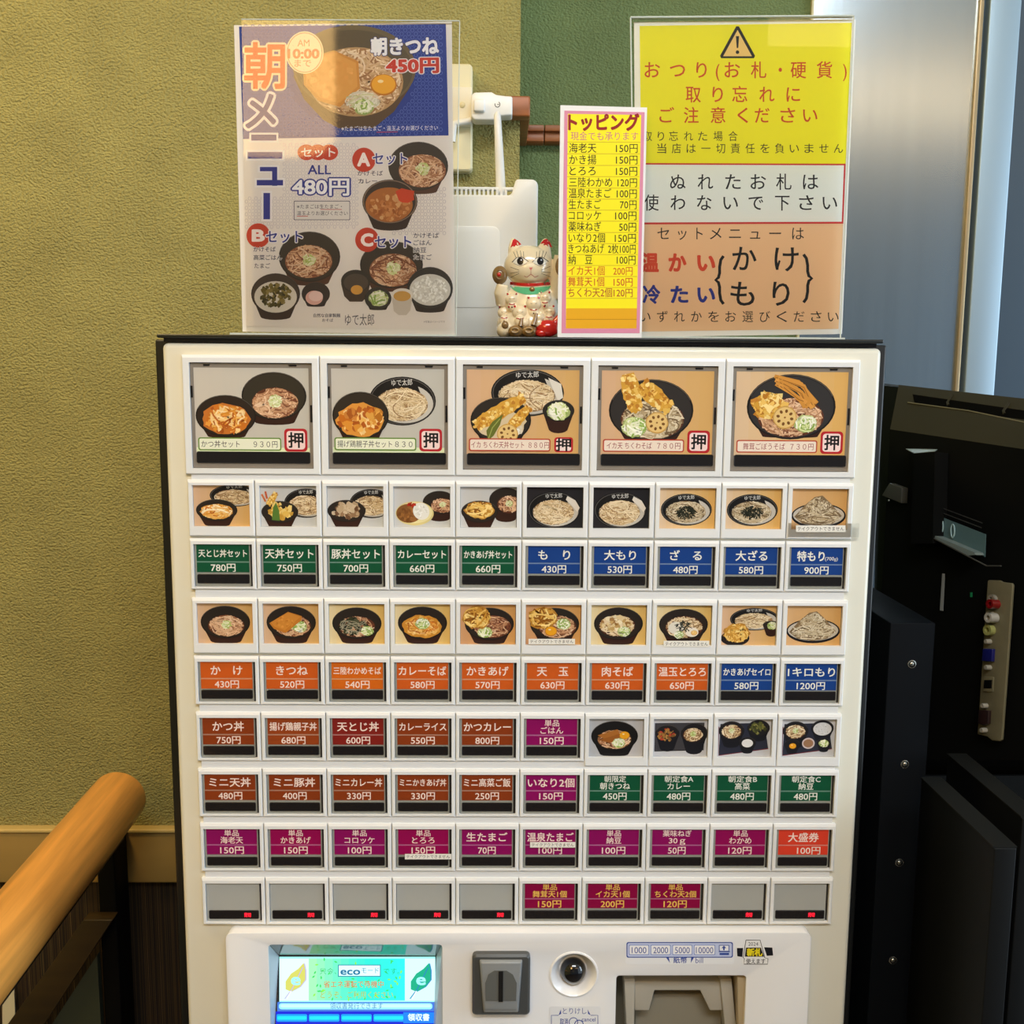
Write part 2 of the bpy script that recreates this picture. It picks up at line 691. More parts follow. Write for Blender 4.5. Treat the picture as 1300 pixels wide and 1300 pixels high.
def lotus(P, cx, cy, r):
    rough_ell(P, cx, cy, r, r * 0.94, (206, 160, 84), 0.04)
    P.ell(cx, cy, r * 0.9, r * 0.84, (230, 196, 128))
    for i in range(8):
        a = i * math.pi / 4 + 0.2
        P.ell(cx + r * 0.58 * math.cos(a), cy + r * 0.54 * math.sin(a), r * 0.15, r * 0.12, (120, 78, 34), 12, a)
    P.ell(cx, cy, r * 0.09, r * 0.08, (150, 100, 50), 10)


def egg(P, cx, cy, r, col=(236, 164, 34)):
    P.ell(cx, cy, r * 1.12, r * 0.9, (200, 128, 34))
    P.ell(cx, cy - r * 0.05, r, r * 0.8, col)
    P.ell(cx - r * 0.25, cy - r * 0.3, r * 0.25, r * 0.14, (255, 236, 180), 12)


def backdrop(P, w, h, c1, c2):
    n = 8
    for i in range(n):
        t0, t1 = i / n, (i + 1) / n
        c = tuple(c1[k] + (c2[k] - c1[k]) * (t0 + t1) / 2 for k in range(3))
        P.rect(w * t0, 0, w * t1, h, c)


TAN = ((216, 176, 140), (214, 170, 104))
TAN2 = ((222, 192, 158), (222, 174, 98))
GRY = ((206, 202, 196), (196, 198, 198))


def clip_print(P, w, h):
    # keep every ink inside the card
    P.V = [np.clip(v, [0, 0], [w, h]) for v in P.V]


def food(kind, w, h):
    P = Print()
    k = kind
    sx = w / 76.0
    if k == 'set_katsu':
        backdrop(P, w, h, (204, 196, 184), (196, 192, 182))
        bowl(P, 103, 36, 42, 31, 0.42, inner=(52, 47, 38))
        soba(P, 104, 45, 30, 20, n=60, w=1.7)
        bowl(P, 40, 62, 39, 27, 0.25, inner=(46, 36, 30))
        rough_ell(P, 40, 66, 31, 20, (198, 116, 46))
        blobs(P, 40, 66, 30, 19, EGGY, 90, 4)
        strands(P, 42, 64, 24, 15, EGGY + [(250, 216, 160)], 34, 2.2, 8)
    elif k == 'set_oyako':
        backdrop(P, w, h, (200, 194, 184), (192, 190, 182))
        zaru(P, 93, 42, 44, 32, n=130, w=1.3)
        bowl(P, 38, 61, 37, 31, 0.3, inner=(50, 42, 34))
        rough_ell(P, 38, 67, 31, 22, (222, 150, 62))
        blobs(P, 38, 67, 29, 19, EGGY, 60, 5)
        blobs(P, 26, 60, 8, 6, [(170, 92, 34), (210, 134, 60)], 10, 5)
        blobs(P, 56, 60, 10, 6, [(190, 120, 40), (222, 160, 70)], 10, 5)
    elif k == 'set_tendon':
        backdrop(P, w, h, *TAN)
        zaru(P, 80, 30, 48, 31, n=130, w=1.3)
        P.poly([(107, 10), (124, 18), (127, 36), (120, 40), (112, 22)], (226, 220, 208))
        bowl(P, 45, 66, 40, 30, 0.25, inner=(46, 40, 36))
        rough_ell(P, 46, 72, 32, 20, (216, 196, 160))
        blobs(P, 60, 78, 14, 10, [(240, 234, 220), (222, 210, 190)], 30, 2.5)
        ebi(P, 12, 74, 76, 36, 11)
        ebi(P, 54, 80, 82, 48, 8)
        P.poly([(28, 94), (26, 80), (34, 68), (48, 58), (44, 72), (36, 86)], (104, 112, 46))
        P.line([(29, 90), (34, 76), (44, 64)], 1.2, (160, 170, 92))
        lotus(P, 54, 84, 14)
        bowl(P, 121, 53, 21, 14, 1.5, inner=(40, 38, 34))
        negi(P, 121, 54, 15, 40)
    elif k == 'set_chikuwa':
        backdrop(P, w, h, *TAN)
        bowl(P, 66, 52, 56, 41, 0.12, inner=(50, 46, 44))
        soba(P, 68, 64, 42, 26, GREY, 90, 1.8, negi=False)
        ebi(P, 34, 4, 46, 54, 13)
        ebi(P, 52, 18, 90, 50, 13)
        negi(P, 44, 74, 17, 50)
        lotus(P, 74, 68, 15)
    elif k == 'set_gobo':
        backdrop(P, w, h, *TAN2)
        bowl(P, 74, 46, 59, 43, 0.12, inner=(52, 50, 50))
        soba(P, 74, 60, 44, 26, SOBA, 80, 1.8, negi=False)
        blobs(P, 44, 44, 22, 18, FRY, 110, 4.5, 0.6)
        for a in range(9):
            t = a / 8
            x_, y_ = 50 + (a * 5) % 14, 6 + 13 * t
            P.line([(x_, y_), (x_ + 22 + 10 * (1 - t), y_ + 7 + 9 * t), (108 - 16 * t, 36 + 12 * R())], 5.0, jit((212, 148, 66), 8))
            P.line([(x_ + 1, y_ + 1.5), (x_ + 22 + 10 * (1 - t), y_ + 8.5 + 9 * t), (106 - 16 * t, 38 + 10 * R())], 1.0, (150, 92, 34))
        lotus(P, 66, 60, 16)
        negi(P, 94, 68, 15, 50)
    elif k.startswith('mori'):
        backdrop(P, w, h, (40, 36, 38), (36, 36, 40))
        zaru(P, 37, 31, 36, 25, n=110, w=1.15, base=(150, 118, 78))
        P.poly([(55, 12), (66, 18), (72, 28), (69, 34), (60, 24), (53, 17)], (226, 218, 206))
    elif k.startswith('zaru'):
        backdrop(P, w, h, *TAN2)
        zaru(P, 37, 30, 35, 22, GREY, 100, 1.1, nori=True)
    elif k.startswith('heap'):
        backdrop(P, w, h, (214, 170, 120), (212, 162, 96))
        heap(P, 38, 29 if k == 'heap' else 28, 33.5, 28)
    elif k == 'don_tentoji':
        backdrop(P, w, h, *TAN)
        zaru(P, 56, 14, 34, 15, n=60, w=1.0)
        bowl(P, 31, 34, 28, 15, 0.8)
        rough_ell(P, 31, 36, 22, 10.5, (214, 150, 64))
        strands(P, 31, 36, 22, 10, EGGY + [(250, 230, 190)], 40, 1.7, 8)
    elif k == 'don_ten':
        backdrop(P, w, h, *GRY)
        zaru(P, 62, 24, 30, 20, n=60, w=1.0)
        bowl(P, 26, 36, 25, 15, 0.8)
        blobs(P, 27, 34, 19, 11, [(222, 180, 84), (236, 206, 124), (200, 152, 60)], 50, 4)
        ebi(P, 10, 26, 22, 10, 5)
        P.line([(7, 22), (2, 12)], 2.5, (206, 110, 60))
        P.line([(9, 18), (7, 8)], 2.5, (196, 90, 50))
        P.poly([(15, 47), (17, 30), (21, 23), (25, 34), (26, 48)], (86, 122, 52))
    elif k == 'don_buta':
        backdrop(P, w, h, *GRY)
        zaru(P, 60, 24, 30, 20, n=60, w=1.0)
        bowl(P, 26, 34, 26, 15, 0.9)
        blobs(P, 26, 33, 21, 11, [(150, 116, 84), (190, 164, 130), (108, 76, 52), (206, 184, 152)], 60, 3.8)
    elif k == 'curry':
        backdrop(P, w, h, *GRY)
        bowl(P, 62, 22, 23, 16, 0.9)
        soba(P, 66, 26, 16, 10, n=34)
        P.ell(28, 37, 26, 16.5, (222, 206, 140))
        P.ell(28, 36, 24, 14.5, (236, 224, 168))
        P.ell(20, 37, 17, 13, (136, 88, 44))
        blobs(P, 20, 38, 15, 11, [(150, 98, 50), (120, 74, 34), (168, 112, 60)], 30, 3)
        P.ell(37, 34, 11, 12, (236, 234, 226), rot=-0.5)
        blobs(P, 37, 34, 9, 10, [(250, 250, 246), (222, 220, 212)], 34, 1.3)
        blobs(P, 24, 25, 5, 3, [(176, 42, 24), (140, 26, 18)], 12, 2)
    elif k == 'don_kakiage':
        backdrop(P, w, h, *GRY)
        bowl(P, 62, 18, 23, 17, 1.1)
        soba(P, 66, 24, 16, 12, n=34)
        bowl(P, 26, 34, 25, 15, 1.0)
        kakiage(P, 26, 32, 20, 12)
    elif k in ('kake', 'kitsune', 'wakame', 'currysoba', 'niku', 'ontama'):
        backdrop(P, w, h, *(TAN if k in ('kake', 'kitsune') else ((226, 204, 158), (222, 184, 106))))
        bowl(P, 38, 27, 34, 23, 0.55)
        if k == 'kake':
            soba(P, 39, 32, 25, 15, n=70)
        elif k == 'kitsune':
            soba(P, 40, 32, 25, 15, n=60)
            negi(P, 50, 33, 10, 26)
            P.poly([(8, 28), (34, 12), (53, 18), (52, 24), (30, 42), (14, 36)], (196, 122, 44))
            P.poly([(10, 27), (34, 13), (51, 19), (29, 38), (15, 33)], (208, 136, 54))
            blobs(P, 30, 26, 16, 8, [(200, 126, 46), (216, 146, 62)], 30, 1.8)
        elif k == 'wakame':
            soba(P, 38, 32, 25, 15, n=40, negi=False)
            blobs(P, 34, 31, 20, 13, [(38, 40, 28), (58, 62, 40), (24, 26, 20), (84, 84, 62)], 80, 3)
            strands(P, 36, 32, 23, 13, [(170, 164, 140)], 10, 0.8)
            negi(P, 52, 38, 9, 26)
        elif k == 'currysoba':
            rough_ell(P, 38, 32, 27, 16, (206, 140, 50))
            blobs(P, 38, 32, 25, 14, [(222, 162, 68), (196, 122, 40), (232, 184, 100)], 60, 3)
            strands(P, 38, 32, 24, 13, EGGY, 20, 1.3)
            negi(P, 38, 28, 10, 24)
        elif k == 'niku':
            soba(P, 36, 30, 25, 15, PALE, 50, negi=False)
            blobs(P, 34, 27, 22, 11, [(196, 160, 100), (224, 200, 150), (160, 118, 66), (236, 220, 184)], 60, 3)
            negi(P, 46, 38, 9, 24)
        else:
            soba(P, 39, 31, 26, 16, PALE, 60, negi=False)
            P.ell(28, 32, 11, 9, (228, 222, 208))
            P.ell(50, 38, 9, 7, (240, 230, 214))
            egg(P, 53, 39, 4, (240, 196, 120))
            for i in range(50):
                a, r = R() * 6.283, 9 * math.sqrt(R())
                x, y, b = 38 + r * math.cos(a), 28 + r * 0.8 * math.sin(a), R() * 3.14
                P.line([(x, y), (x + math.cos(b) * 5, y + math.sin(b) * 5)], 1, jit((40, 42, 34), 14))
            negi(P, 32, 42, 7, 20)
    elif k in ('kakisoba', 'tentama'):
        backdrop(P, w, h, (206, 152, 106), (212, 160, 96))
        bowl(P, 40, 28, 34, 23, 0.5)
        soba(P, 44, 32, 26, 16, n=60, negi=False)
        negi(P, 34 if k == 'kakisoba' else 52, 40 if k == 'kakisoba' else 28, 10, 26)
        kakiage(P, 23, 19, 20, 16)
        if k == 'tentama':
            egg(P, 35, 38, 7.5)
    elif k == 'seiro':
        backdrop(P, w, h, *TAN)
        zaru(P, 46, 20, 34, 16, n=70, w=1.0)
        bowl(P, 70, 28, 12, 6, 2.2)
        negi(P, 71, 29, 7, 18)
        P.ell(20, 47, 20, 11, (34, 28, 28))
        kakiage(P, 22, 40, 18, 14)
    elif k == 'asa':
        backdrop(P, w, h, (176, 176, 178), (190, 188, 190))
        bowl(P, 36, 26, 33, 22, 0.6, rim=(18, 18, 20), inner=(28, 26, 26), body=(24, 22, 24))
        soba(P, 36, 31, 24, 14, n=44, base=(90, 64, 36), negi=False)
        P.poly([(12, 25), (40, 16), (46, 28), (28, 33)], (170, 106, 46))
        P.poly([(14, 32), (44, 22), (46, 28), (30, 36)], (154, 92, 38))
        egg(P, 50, 25, 6.5)
        negi(P, 42, 36, 9, 26)
    elif k.startswith('tray'):
        backdrop(P, w, h, (196, 196, 200), (188, 188, 192))
        if k == 'trayA':
            P.poly([(2, 7), (72, 6), (72, 46), (2, 48)], (64, 62, 66))
            P.line([(2, 48), (72, 46)], 1, (30, 28, 30))
        else:
            P.poly([(4, 8), (66, 6), (73, 44), (3, 54)], (44, 46, 60))
            P.line([(2, 12), (3, 54), (73, 44)], 1.2, (112, 40, 48))
        dk = dict(rim=(20, 20, 24), inner=(34, 32, 34), body=(28, 28, 34))
        if k == 'trayA':
            bowl(P, 20, 22, 17, 12, 1.6, **dk)
            blobs(P, 19, 24, 14, 9, [(150, 108, 56), (170, 126, 66), (128, 88, 46), (176, 60, 40)], 60, 2)
            bowl(P, 58, 22, 19, 15, 1.4, **dk)
            soba(P, 56, 24, 14, 10, PALE, 34)
        else:
            bowl(P, 20, 18, 18, 14, 1.1, **dk)
            soba(P, 20, 19, 14, 10, PALE, 34)
            bowl(P, 58, 14, 16, 12, 0.9, **dk)
            if k == 'trayB':
                blobs(P, 58, 14, 13, 9, [(90, 92, 46), (128, 124, 66), (62, 64, 34)], 50, 2.2)
                bowl(P, 43, 36, 12, 9, 1.0, **dk)
                P.ell(43, 36, 8, 6, (228, 226, 224))
            else:
                P.ell(58, 15, 13, 9.5, (214, 212, 210))
                blobs(P, 58, 15, 11, 8, [(226, 226, 224), (200, 198, 196)], 40, 1.2)
                bowl(P, 16, 38, 11, 8, 1.0, **dk)
                egg(P, 17, 40, 4.5)
                P.ell(39, 36, 9, 8, (206, 190, 188))
                P.ell(39, 36, 7, 6, (156, 116, 86))
                bowl(P, 61, 36, 10, 8, 0.9, **dk)
                negi(P, 61, 36, 7, 20)
    clip_print(P, w, h)
    return P



# ------------------------------------------------------------------ room
WY = 0.42      # near wall with stucco paper
FY = 0.563     # far wall past the corner
MW = mat('olive_stucco_paper', (166, 158, 98), 0.75, bump=(360, 0.0048, 3), var=0.04, vscale=14, stretch=(0.9, 1, 1.1), spec=0.25)
MG = mat('green_stucco_paper', (116, 134, 88), 0.75, bump=(360, 0.004, 3), var=0.04, vscale=14, stretch=(0.9, 1, 1.1), spec=0.25)
M_FLOOR = mat('dark_floor', (70, 62, 54), 0.5, var=0.1, vscale=6)
M_CEIL = mat('ceiling_white', (214, 206, 190), 0.8)
M_DADO = mat('beige_dado_wood', (166, 134, 72), 0.45, var=0.04, vscale=20, stretch=(0.1, 1, 1))
M_DARKWOOD = mat('dark_brown_wood', (50, 36, 10), 0.5, var=0.15, vscale=60, stretch=(0.1, 1, 1))
M_RAILW = mat('brown_moulding_wood', (150, 88, 46), 0.4, var=0.12, vscale=90, stretch=(0.15, 1, 1))
M_STEEL = mat('brushed_steel', (186, 204, 216), 0.20, metal=0.95, bump=(500, 0.00004, 2), var=0.02, vscale=60, stretch=(1, 1, 0.02))
M_STEEL2 = mat('light_steel_panel', (158, 180, 194), 0.45, metal=0.6, stretch=(1, 1, 0.02))
M_STEEL3 = mat('dark_steel_panel', (84, 98, 110), 0.35, metal=0.8, stretch=(1, 1, 0.02))
M_TRIMT = mat('tan_metal_trim', (176, 156, 120), 0.35, metal=0.6)

# striped wallpaper under the dado
M_STRIPE = bpy.data.materials.new('striped_wallpaper')
M_STRIPE.use_nodes = True
_nt = M_STRIPE.node_tree
_b = _nt.nodes['Principled BSDF']
_b.inputs['Roughness'].default_value = 0.8
_tc2 = _nt.nodes.new('ShaderNodeTexCoord')
_mp = _nt.nodes.new('ShaderNodeMapping')
_mp.inputs['Scale'].default_value = (1, 0, 0)
_ns = _nt.nodes.new('ShaderNodeTexNoise')
_ns.inputs['Scale'].default_value = 160
_ns.inputs['Detail'].default_value = 2
_cr = _nt.nodes.new('ShaderNodeValToRGB')
_cr.color_ramp.interpolation = 'CONSTANT'
_e = _cr.color_ramp.elements
_e[0].position, _e[0].color = 0, L3((26, 18, 10))
_e[1].position, _e[1].color = 0.42, L3((60, 44, 20))
for p_, c_ in ((0.5, (34, 22, 14)), (0.57, (104, 82, 44)), (0.61, (40, 34, 20)), (0.68, (120, 94, 72))):
    x_ = _e.new(p_)
    x_.color = L3(c_)
_nt.links.new(_tc2.outputs['Object'], _mp.inputs[0])
_nt.links.new(_mp.outputs[0], _ns.inputs['Vector'])
_nt.links.new(_ns.outputs['Fac'], _cr.inputs[0])
_nt.links.new(_cr.outputs[0], _b.inputs['Base Color'])


def struct(o):
    o['kind'] = 'structure'
    return o


XC = U(660, 150, WY).x          # corner between the olive wall and the green recess
XS = U(1029, 10, FY).x          # where the steel begins
DZ1, DZ0 = U(100, 1047, WY).z, U(100, 1121, WY - 0.012).z
struct(MB().box(-1.7, XC, WY, WY + 0.6, DZ0 + 0.006, 3.0).build('wall_back', MW))
struct(MB().box(-1.7, XC, WY + 0.001, WY + 0.6, 0.0, DZ0 + 0.006).build('wall_lower', M_STRIPE))
struct(MB().box(XC, XS, FY, FY + 0.4, 0.0, 3.0).build('wall_recess', MG))
struct(MB().box(XS, XS + 0.003, FY - 0.006, FY + 0.1, 0.0, 3.0).build('trim_1', mat('cream_edge_strip', (206, 196, 150), 0.4)))
xs1 = U(1242, 0, FY - 0.004).x
xs2 = U(1250, 0, FY - 0.004).x
xs3 = U(1257, 0, FY - 0.004).x
xs4 = U(1294, 0, FY - 0.004).x
struct(MB().box(XS + 0.003, xs1, FY - 0.004, FY + 0.1, 0.0, 3.0).build('wall_right', M_STEEL))
struct(MB().box(xs1, xs1 + 0.006, FY - 0.010, FY + 0.1, 0.0, 3.0).build('trim_2', M_TRIMT, bevel=0.001))
struct(MB().box(xs1 + 0.006, xs3 - 0.003, FY + 0.004, FY + 0.1, 0.0, 3.0).build('trim_3', M_STEEL3))
struct(MB().box(xs3 - 0.003, xs4, FY - 0.012, FY + 0.1, 0.0, 3.0).build('door_1', M_STEEL2, bevel=0.002))
struct(MB().box(xs4 + 0.002, 2.2, FY - 0.004, FY + 0.1, 0.0, 3.0).build('door_2', M_STEEL3))
struct(MB().box(-1.72, 3.2, -4.0, 1.2, -0.05, 0.0).build('floor', M_FLOOR))
struct(MB().box(-1.72, 3.2, -4.0, 1.2, 3.0, 3.05).build('ceiling', M_CEIL))
struct(MB().box(-1.74, 3.2, -4.05, -4.0, 0.0, 3.0).build('wall_front', mat('grey_plaster', (122, 134, 146), 0.8)))
struct(MB().box(-1.74, -1.7, -4.0, 1.2, 0.0, 3.0).build('wall_left', MW))
d = MB()
d.box(-1.7, U(226, 1080, WY).x + 0.3, WY - 0.012, WY, DZ0, DZ1 - 0.006)
d.build_o = struct(d.build('trim_4', M_DADO, bevel=0.002))
struct(MB().box(-1.7, U(226, 1080, WY).x + 0.3, WY - 0.015, WY, DZ1 - 0.005, DZ1).build('trim_5', mat('dado_cap', (210, 180, 110), 0.4), bevel=0.0015))

# brown moulding that wraps the corner: a thing with its three lengths
rz1, rz0 = U(662, 122, WY - 0.02).z, U(662, 148, WY - 0.02).z
ra = U(640, 135, WY - 0.02).x
rb = U(673, 135, WY - 0.02).x
mo = thing('corner_moulding', 'brown wooden chair rail wrapping the corner of the green recess', 'moulding', (XC, WY, rz0))
MB().box(ra - 0.12, rb, WY - 0.022, WY, rz0, rz1).build('front_length', M_RAILW, mo, bevel=0.002)
MB().box(XC + 0.0005, rb, WY, FY - 0.001, rz0 + 0.0005, rz1 - 0.0005).build('return_length', M_RAILW, mo, bevel=0.001)
q1, q0 = U(700, 158, FY - 0.02).z, U(700, 181, FY - 0.02).z
m = MB()
xj = U(691, 170, FY - 0.02).x
for (a, b) in ((rb - 0.002, xj - 0.0006), (xj + 0.0006, XS - 0.002)):
    m.box(a, b, FY - 0.016, FY - 0.0005, q0, q1)
    m.box(a, b, FY - 0.022, FY - 0.016, q0 + 0.014, q1 - 0.001)
    m.box(a, b, FY - 0.021, FY - 0.016, q0 + 0.001, q0 + 0.010)
m.build('back_length', M_RAILW, mo, bevel=0.001)

# ------------------------------------------------------------------ handrail at the left
M_OAK = mat('varnished_oak', (228, 160, 76), 0.38, var=0.09, vscale=110, stretch=(1, 1, 0.06), coat=0.25)
A = U(150, 1013, 0.335)
Bp = ray(-30, 1236)
Bn = EYE + Bp * 0.905
dirv = (Bn - A).normalized()
hr = thing('stair_handrail', 'thick round varnished oak handrail sloping down at the lower left', 'handrail', (A.x, A.y, 0))
RR = 0.0335
pts, rads = [], []
for i in range(7):
    t = math.pi / 2 * i / 6
    pts.append(A + dirv * (RR * 0.85 * (1 - math.sin(t))))
    rads.append(max(0.0008, RR * math.sin(math.acos(max(-1, min(1, 1 - math.sin(t))))) if i else 0.0008))
pts.append(A + dirv * 0.9)
rads.append(RR)
rail = MB().tube(pts, rads, 40).build('rail', M_OAK, hr, smooth=True)
_q = dirv.to_track_quat('Z', 'Y')
_t = Matrix.Translation(A - WP[hr])
rail.data.transform((_t @ _q.to_matrix().to_4x4()).inverted())
rail.location = A - WP[hr]
rail.rotation_mode = 'QUATERNION'
rail.rotation_quaternion = _q
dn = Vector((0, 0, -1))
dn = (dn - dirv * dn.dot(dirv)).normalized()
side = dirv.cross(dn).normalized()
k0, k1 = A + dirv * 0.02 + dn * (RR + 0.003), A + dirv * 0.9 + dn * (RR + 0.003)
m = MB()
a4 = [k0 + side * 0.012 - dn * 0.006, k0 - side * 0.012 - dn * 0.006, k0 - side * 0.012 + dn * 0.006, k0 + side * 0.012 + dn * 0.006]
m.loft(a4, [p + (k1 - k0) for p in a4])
m.build('under_rail_strip', M_BLACK, hr)  # thin black strip along the underside of the rail
py = 0.36
pz = U(150, 1075, py).z
xl, xr = U(128, 1200, py).x, U(150, 1200, py).x
MB().box(xl, xr, py, py + 0.045, 0.0, pz).build('post', mat('post_black', (8, 8, 8), 0.6, spec=0.1), hr, bevel=0.002)
by = py - 0.02
bpts = [U(106, 1168, by), U(143, 1168, by), U(57.5, 1299, by), U(-40, 1450, by), U(-150, 1450, by), U(-90, 1366, by), U(14, 1290, by)]
bpts = [U(106, 1168, by), U(143, 1168, by)]
bdir = (U(57.5, 1299, by) - U(143, 1168, by)).normalized()
bdl = (U(18, 1289, by) - U(106, 1168, by)).normalized()
bpts += [bpts[1] + bdir * 0.9, bpts[0] + bdl * 0.9]
MB().prism(bpts, (0, 0.02, 0)).build('sloping_board', M_DARKWOOD, hr, bevel=0.001)
gp = [U(123, 1213, by + 0.015), U(128, 1300, by + 0.015), U(136, 1500, by + 0.015)]
gd = gp[0] + bdir * 0.6
gp.append(gd)
MB().prism(gp, (0, 0.01, 0)).build('infill_panel', mat('grey_green_panel', (58, 64, 52), 0.5), hr)
wz = [U(3, 1262, py + 0.05), U(17, 1240, py + 0.05), U(20, 1310, py + 0.05), U(3, 1340, py + 0.05)]
nt_ = tag(MB().prism(wz, (0, 0.002, 0)).build('notice_sheet', mat('cream_paper', (236, 228, 196), 0.6), None, at=(wz[0].x, wz[0].y, wz[3].z)),
          'narrow cream sheet on the striped wall behind the handrail', 'sheet')

# ------------------------------------------------------------------ ticket vending machine
tm = thing('ticket_machine', 'cream food ticket vending machine with rows of menu buttons and photo cards', 'vending machine', (0, 0.2, 0))
DTL, DTR = U(204.8, 434.5, 0), U(1119.5, 443, 0)
DZT = (DTL.z + DTR.z) / 2
DX0 = (U(204.8, 434.5, 0).x + U(238.3, 1300, 0).x) / 2
DX1 = (U(1119.5, 443, 0).x + U(1073.5, 1300, 0).x) / 2
MB().box(DX0, DX1, 0.0, 0.024, 0.12, DZT).build('door', M_DOOR, tm, bevel=0.0045)
CX0, CX1 = U(200.5, 470, 0.03).x, U(1121.5, 470, 0.03).x
MB().box(CX0, CX1, 0.0245, 0.36, 0.0, DZT + 0.0035).build('cabinet', M_BLACK, tm, bevel=0.002)
LZ0, LZ1 = U(660, 436.0, -0.002).z, U(660, 427.5, -0.002).z
m = MB()
lx0, lx1 = U(198.5, 425, -0.002).x, U(1122, 436, -0.002).x
m.box(lx0, lx1, -0.002, 0.36, LZ0 + 0.0025, LZ1)
m.build('lid', mat('lid_black', (30, 33, 31), 0.3, coat=0.3), tm, bevel=0.001)
MB().box(lx0 + 0.004, lx1 - 0.004, 0.0035, 0.03, LZ0 - 0.001, LZ0 + 0.0025).build('lid_gasket', M_SMOKE, tm)
TOP = LZ1

YC = -0.004     # front plane of the button frames
GL, GR = U(231, 449, YC).x, U(1094, 456, YC).x
GLb, GRb = U(257.5, 1174.8, YC).x, U(1055, 1174.8, YC).x
GX0, GX1 = (GL + GLb) / 2, (GR + GRb) / 2
CW = (GX1 - GX0) / 10


def ZR(yl, yr):
    return (U(250, yl, YC).z + U(1080, yr, YC).z) / 2


rows = {
    1: (449.5, 456.5, 602.5, 607.3), 2: (608.5, 613.5, 681.8, 684.5), 3: (684, 686.3, 748.6, 752.3),
    4: (758.3, 762.8, 830, 832.6), 5: (833, 834.8, 895.4, 896.8), 6: (904.6, 905.8, 967, 967),
    7: (975.5, 977, 1037.5, 1038.6), 8: (1045.8, 1045.7, 1106.8, 1106.9), 9: (1114.3, 1114.6, 1174.6, 1174)}
RZ = {k: (ZR(a, b), ZR(c, e)) for k, (a, b, c, e) in rows.items()}
PXM = CW / 83.5      # metres per photo pixel on the panel, about

# filler strips between the rows
for (a, b) in ((1, 2), (3, 4), (5, 6), (6, 7), (7, 8), (8, 9)):
    MB().box(GX0 + 0.0035, GX1 - 0.0035, YC + 0.0018, 0.0005, RZ[b][0] - 0.001, RZ[a][1] + 0.001).build('row_filler', M_CELL, tm)

GREEN, BLUE, ORNG, BRWN, MARO, MGNT, REDD = (16, 82, 54), (24, 64, 136), (206, 92, 30), (138, 58, 22), (132, 34, 28), (140, 12, 92), (222, 66, 44)
YEL = (238, 196, 92)
S3 = [('天とじ丼セット', '780円', GREEN), ('天丼セット', '750円', GREEN), ('豚丼セット', '700円', GREEN), ('カレーセット', '660円', GREEN),
      ('かきあげ丼セット', '660円', GREEN), ('も　り', '430円', BLUE), ('大もり', '530円', BLUE), ('ざ　る', '480円', BLUE), ('大ざる', '580円', BLUE), ('特もり', '900円', BLUE)]
S5 = [('か　け', '430円', ORNG), ('きつね', '520円', ORNG), ('三陸わかめそば', '540円', (214, 104, 24)), ('カレーそば', '580円', ORNG), ('かきあげ', '570円', ORNG),
      ('天　玉', '630円', ORNG), ('肉そば', '630円', ORNG), ('温玉とろろ', '650円', ORNG), ('かきあげセイロ', '580円', BLUE), ('1キロもり', '1200円', BLUE)]
S6 = [('かつ丼', '750円', BRWN), ('揚げ鶏親子丼', '680円', (150, 66, 26)), ('天とじ丼', '600円', MARO), ('カレーライス', '550円', BRWN), ('かつカレー', '800円', BRWN), ('単品/ごはん', '150円', MGNT)]
S7 = [('ミニ天丼', '480円', BRWN), ('ミニ豚丼', '400円', BRWN), ('ミニカレー丼', '330円', BRWN), ('ミニかきあげ丼', '330円', BRWN), ('ミニ高菜ご飯', '250円', BRWN), ('いなり2個', '150円', MGNT),
      ('朝限定/朝きつね', '450円', GREEN), ('朝定食A/カレー', '480円', GREEN), ('朝定食B/高菜', '480円', GREEN), ('朝定食C/納豆', '480円', GREEN)]
S8 = [('単品/海老天', '150円', MGNT), ('単品/かきあげ', '150円', (150, 8, 80)), ('単品/コロッケ', '100円', MGNT), ('単品/とろろ', '150円', (150, 8, 80)), ('生たまご', '70円', MGNT), ('温泉たまご', '100円', MGNT),
      ('単品/納豆', '100円', MGNT), ('薬味ねぎ/30ｇ', '50円', MGNT), ('単品/わかめ', '120円', (146, 10, 84)), ('大盛券', '100円', REDD)]
S9 = [None, None, None, None, None, ('単品/舞茸天1個', '150円', (138, 4, 62)), ('単品/イカ天1個', '200円', (138, 4, 62)), ('単品/ちくわ天2個', '120円', (138, 4, 62)), None, None]
BIG = [('set_katsu', 'かつ丼セット', '９３０円', 'g'), ('set_oyako', '揚げ鶏親子丼セット', '８３０', 'g'), ('set_tendon', 'イカ ちくわ天丼セット', '８８０円', 'r'),
       ('set_chikuwa', 'イカ天 ちくわそば', '７８０円', 'r'), ('set_gobo', '舞茸ごぼうそば', '７３０円', 'r')]

_shared = {}


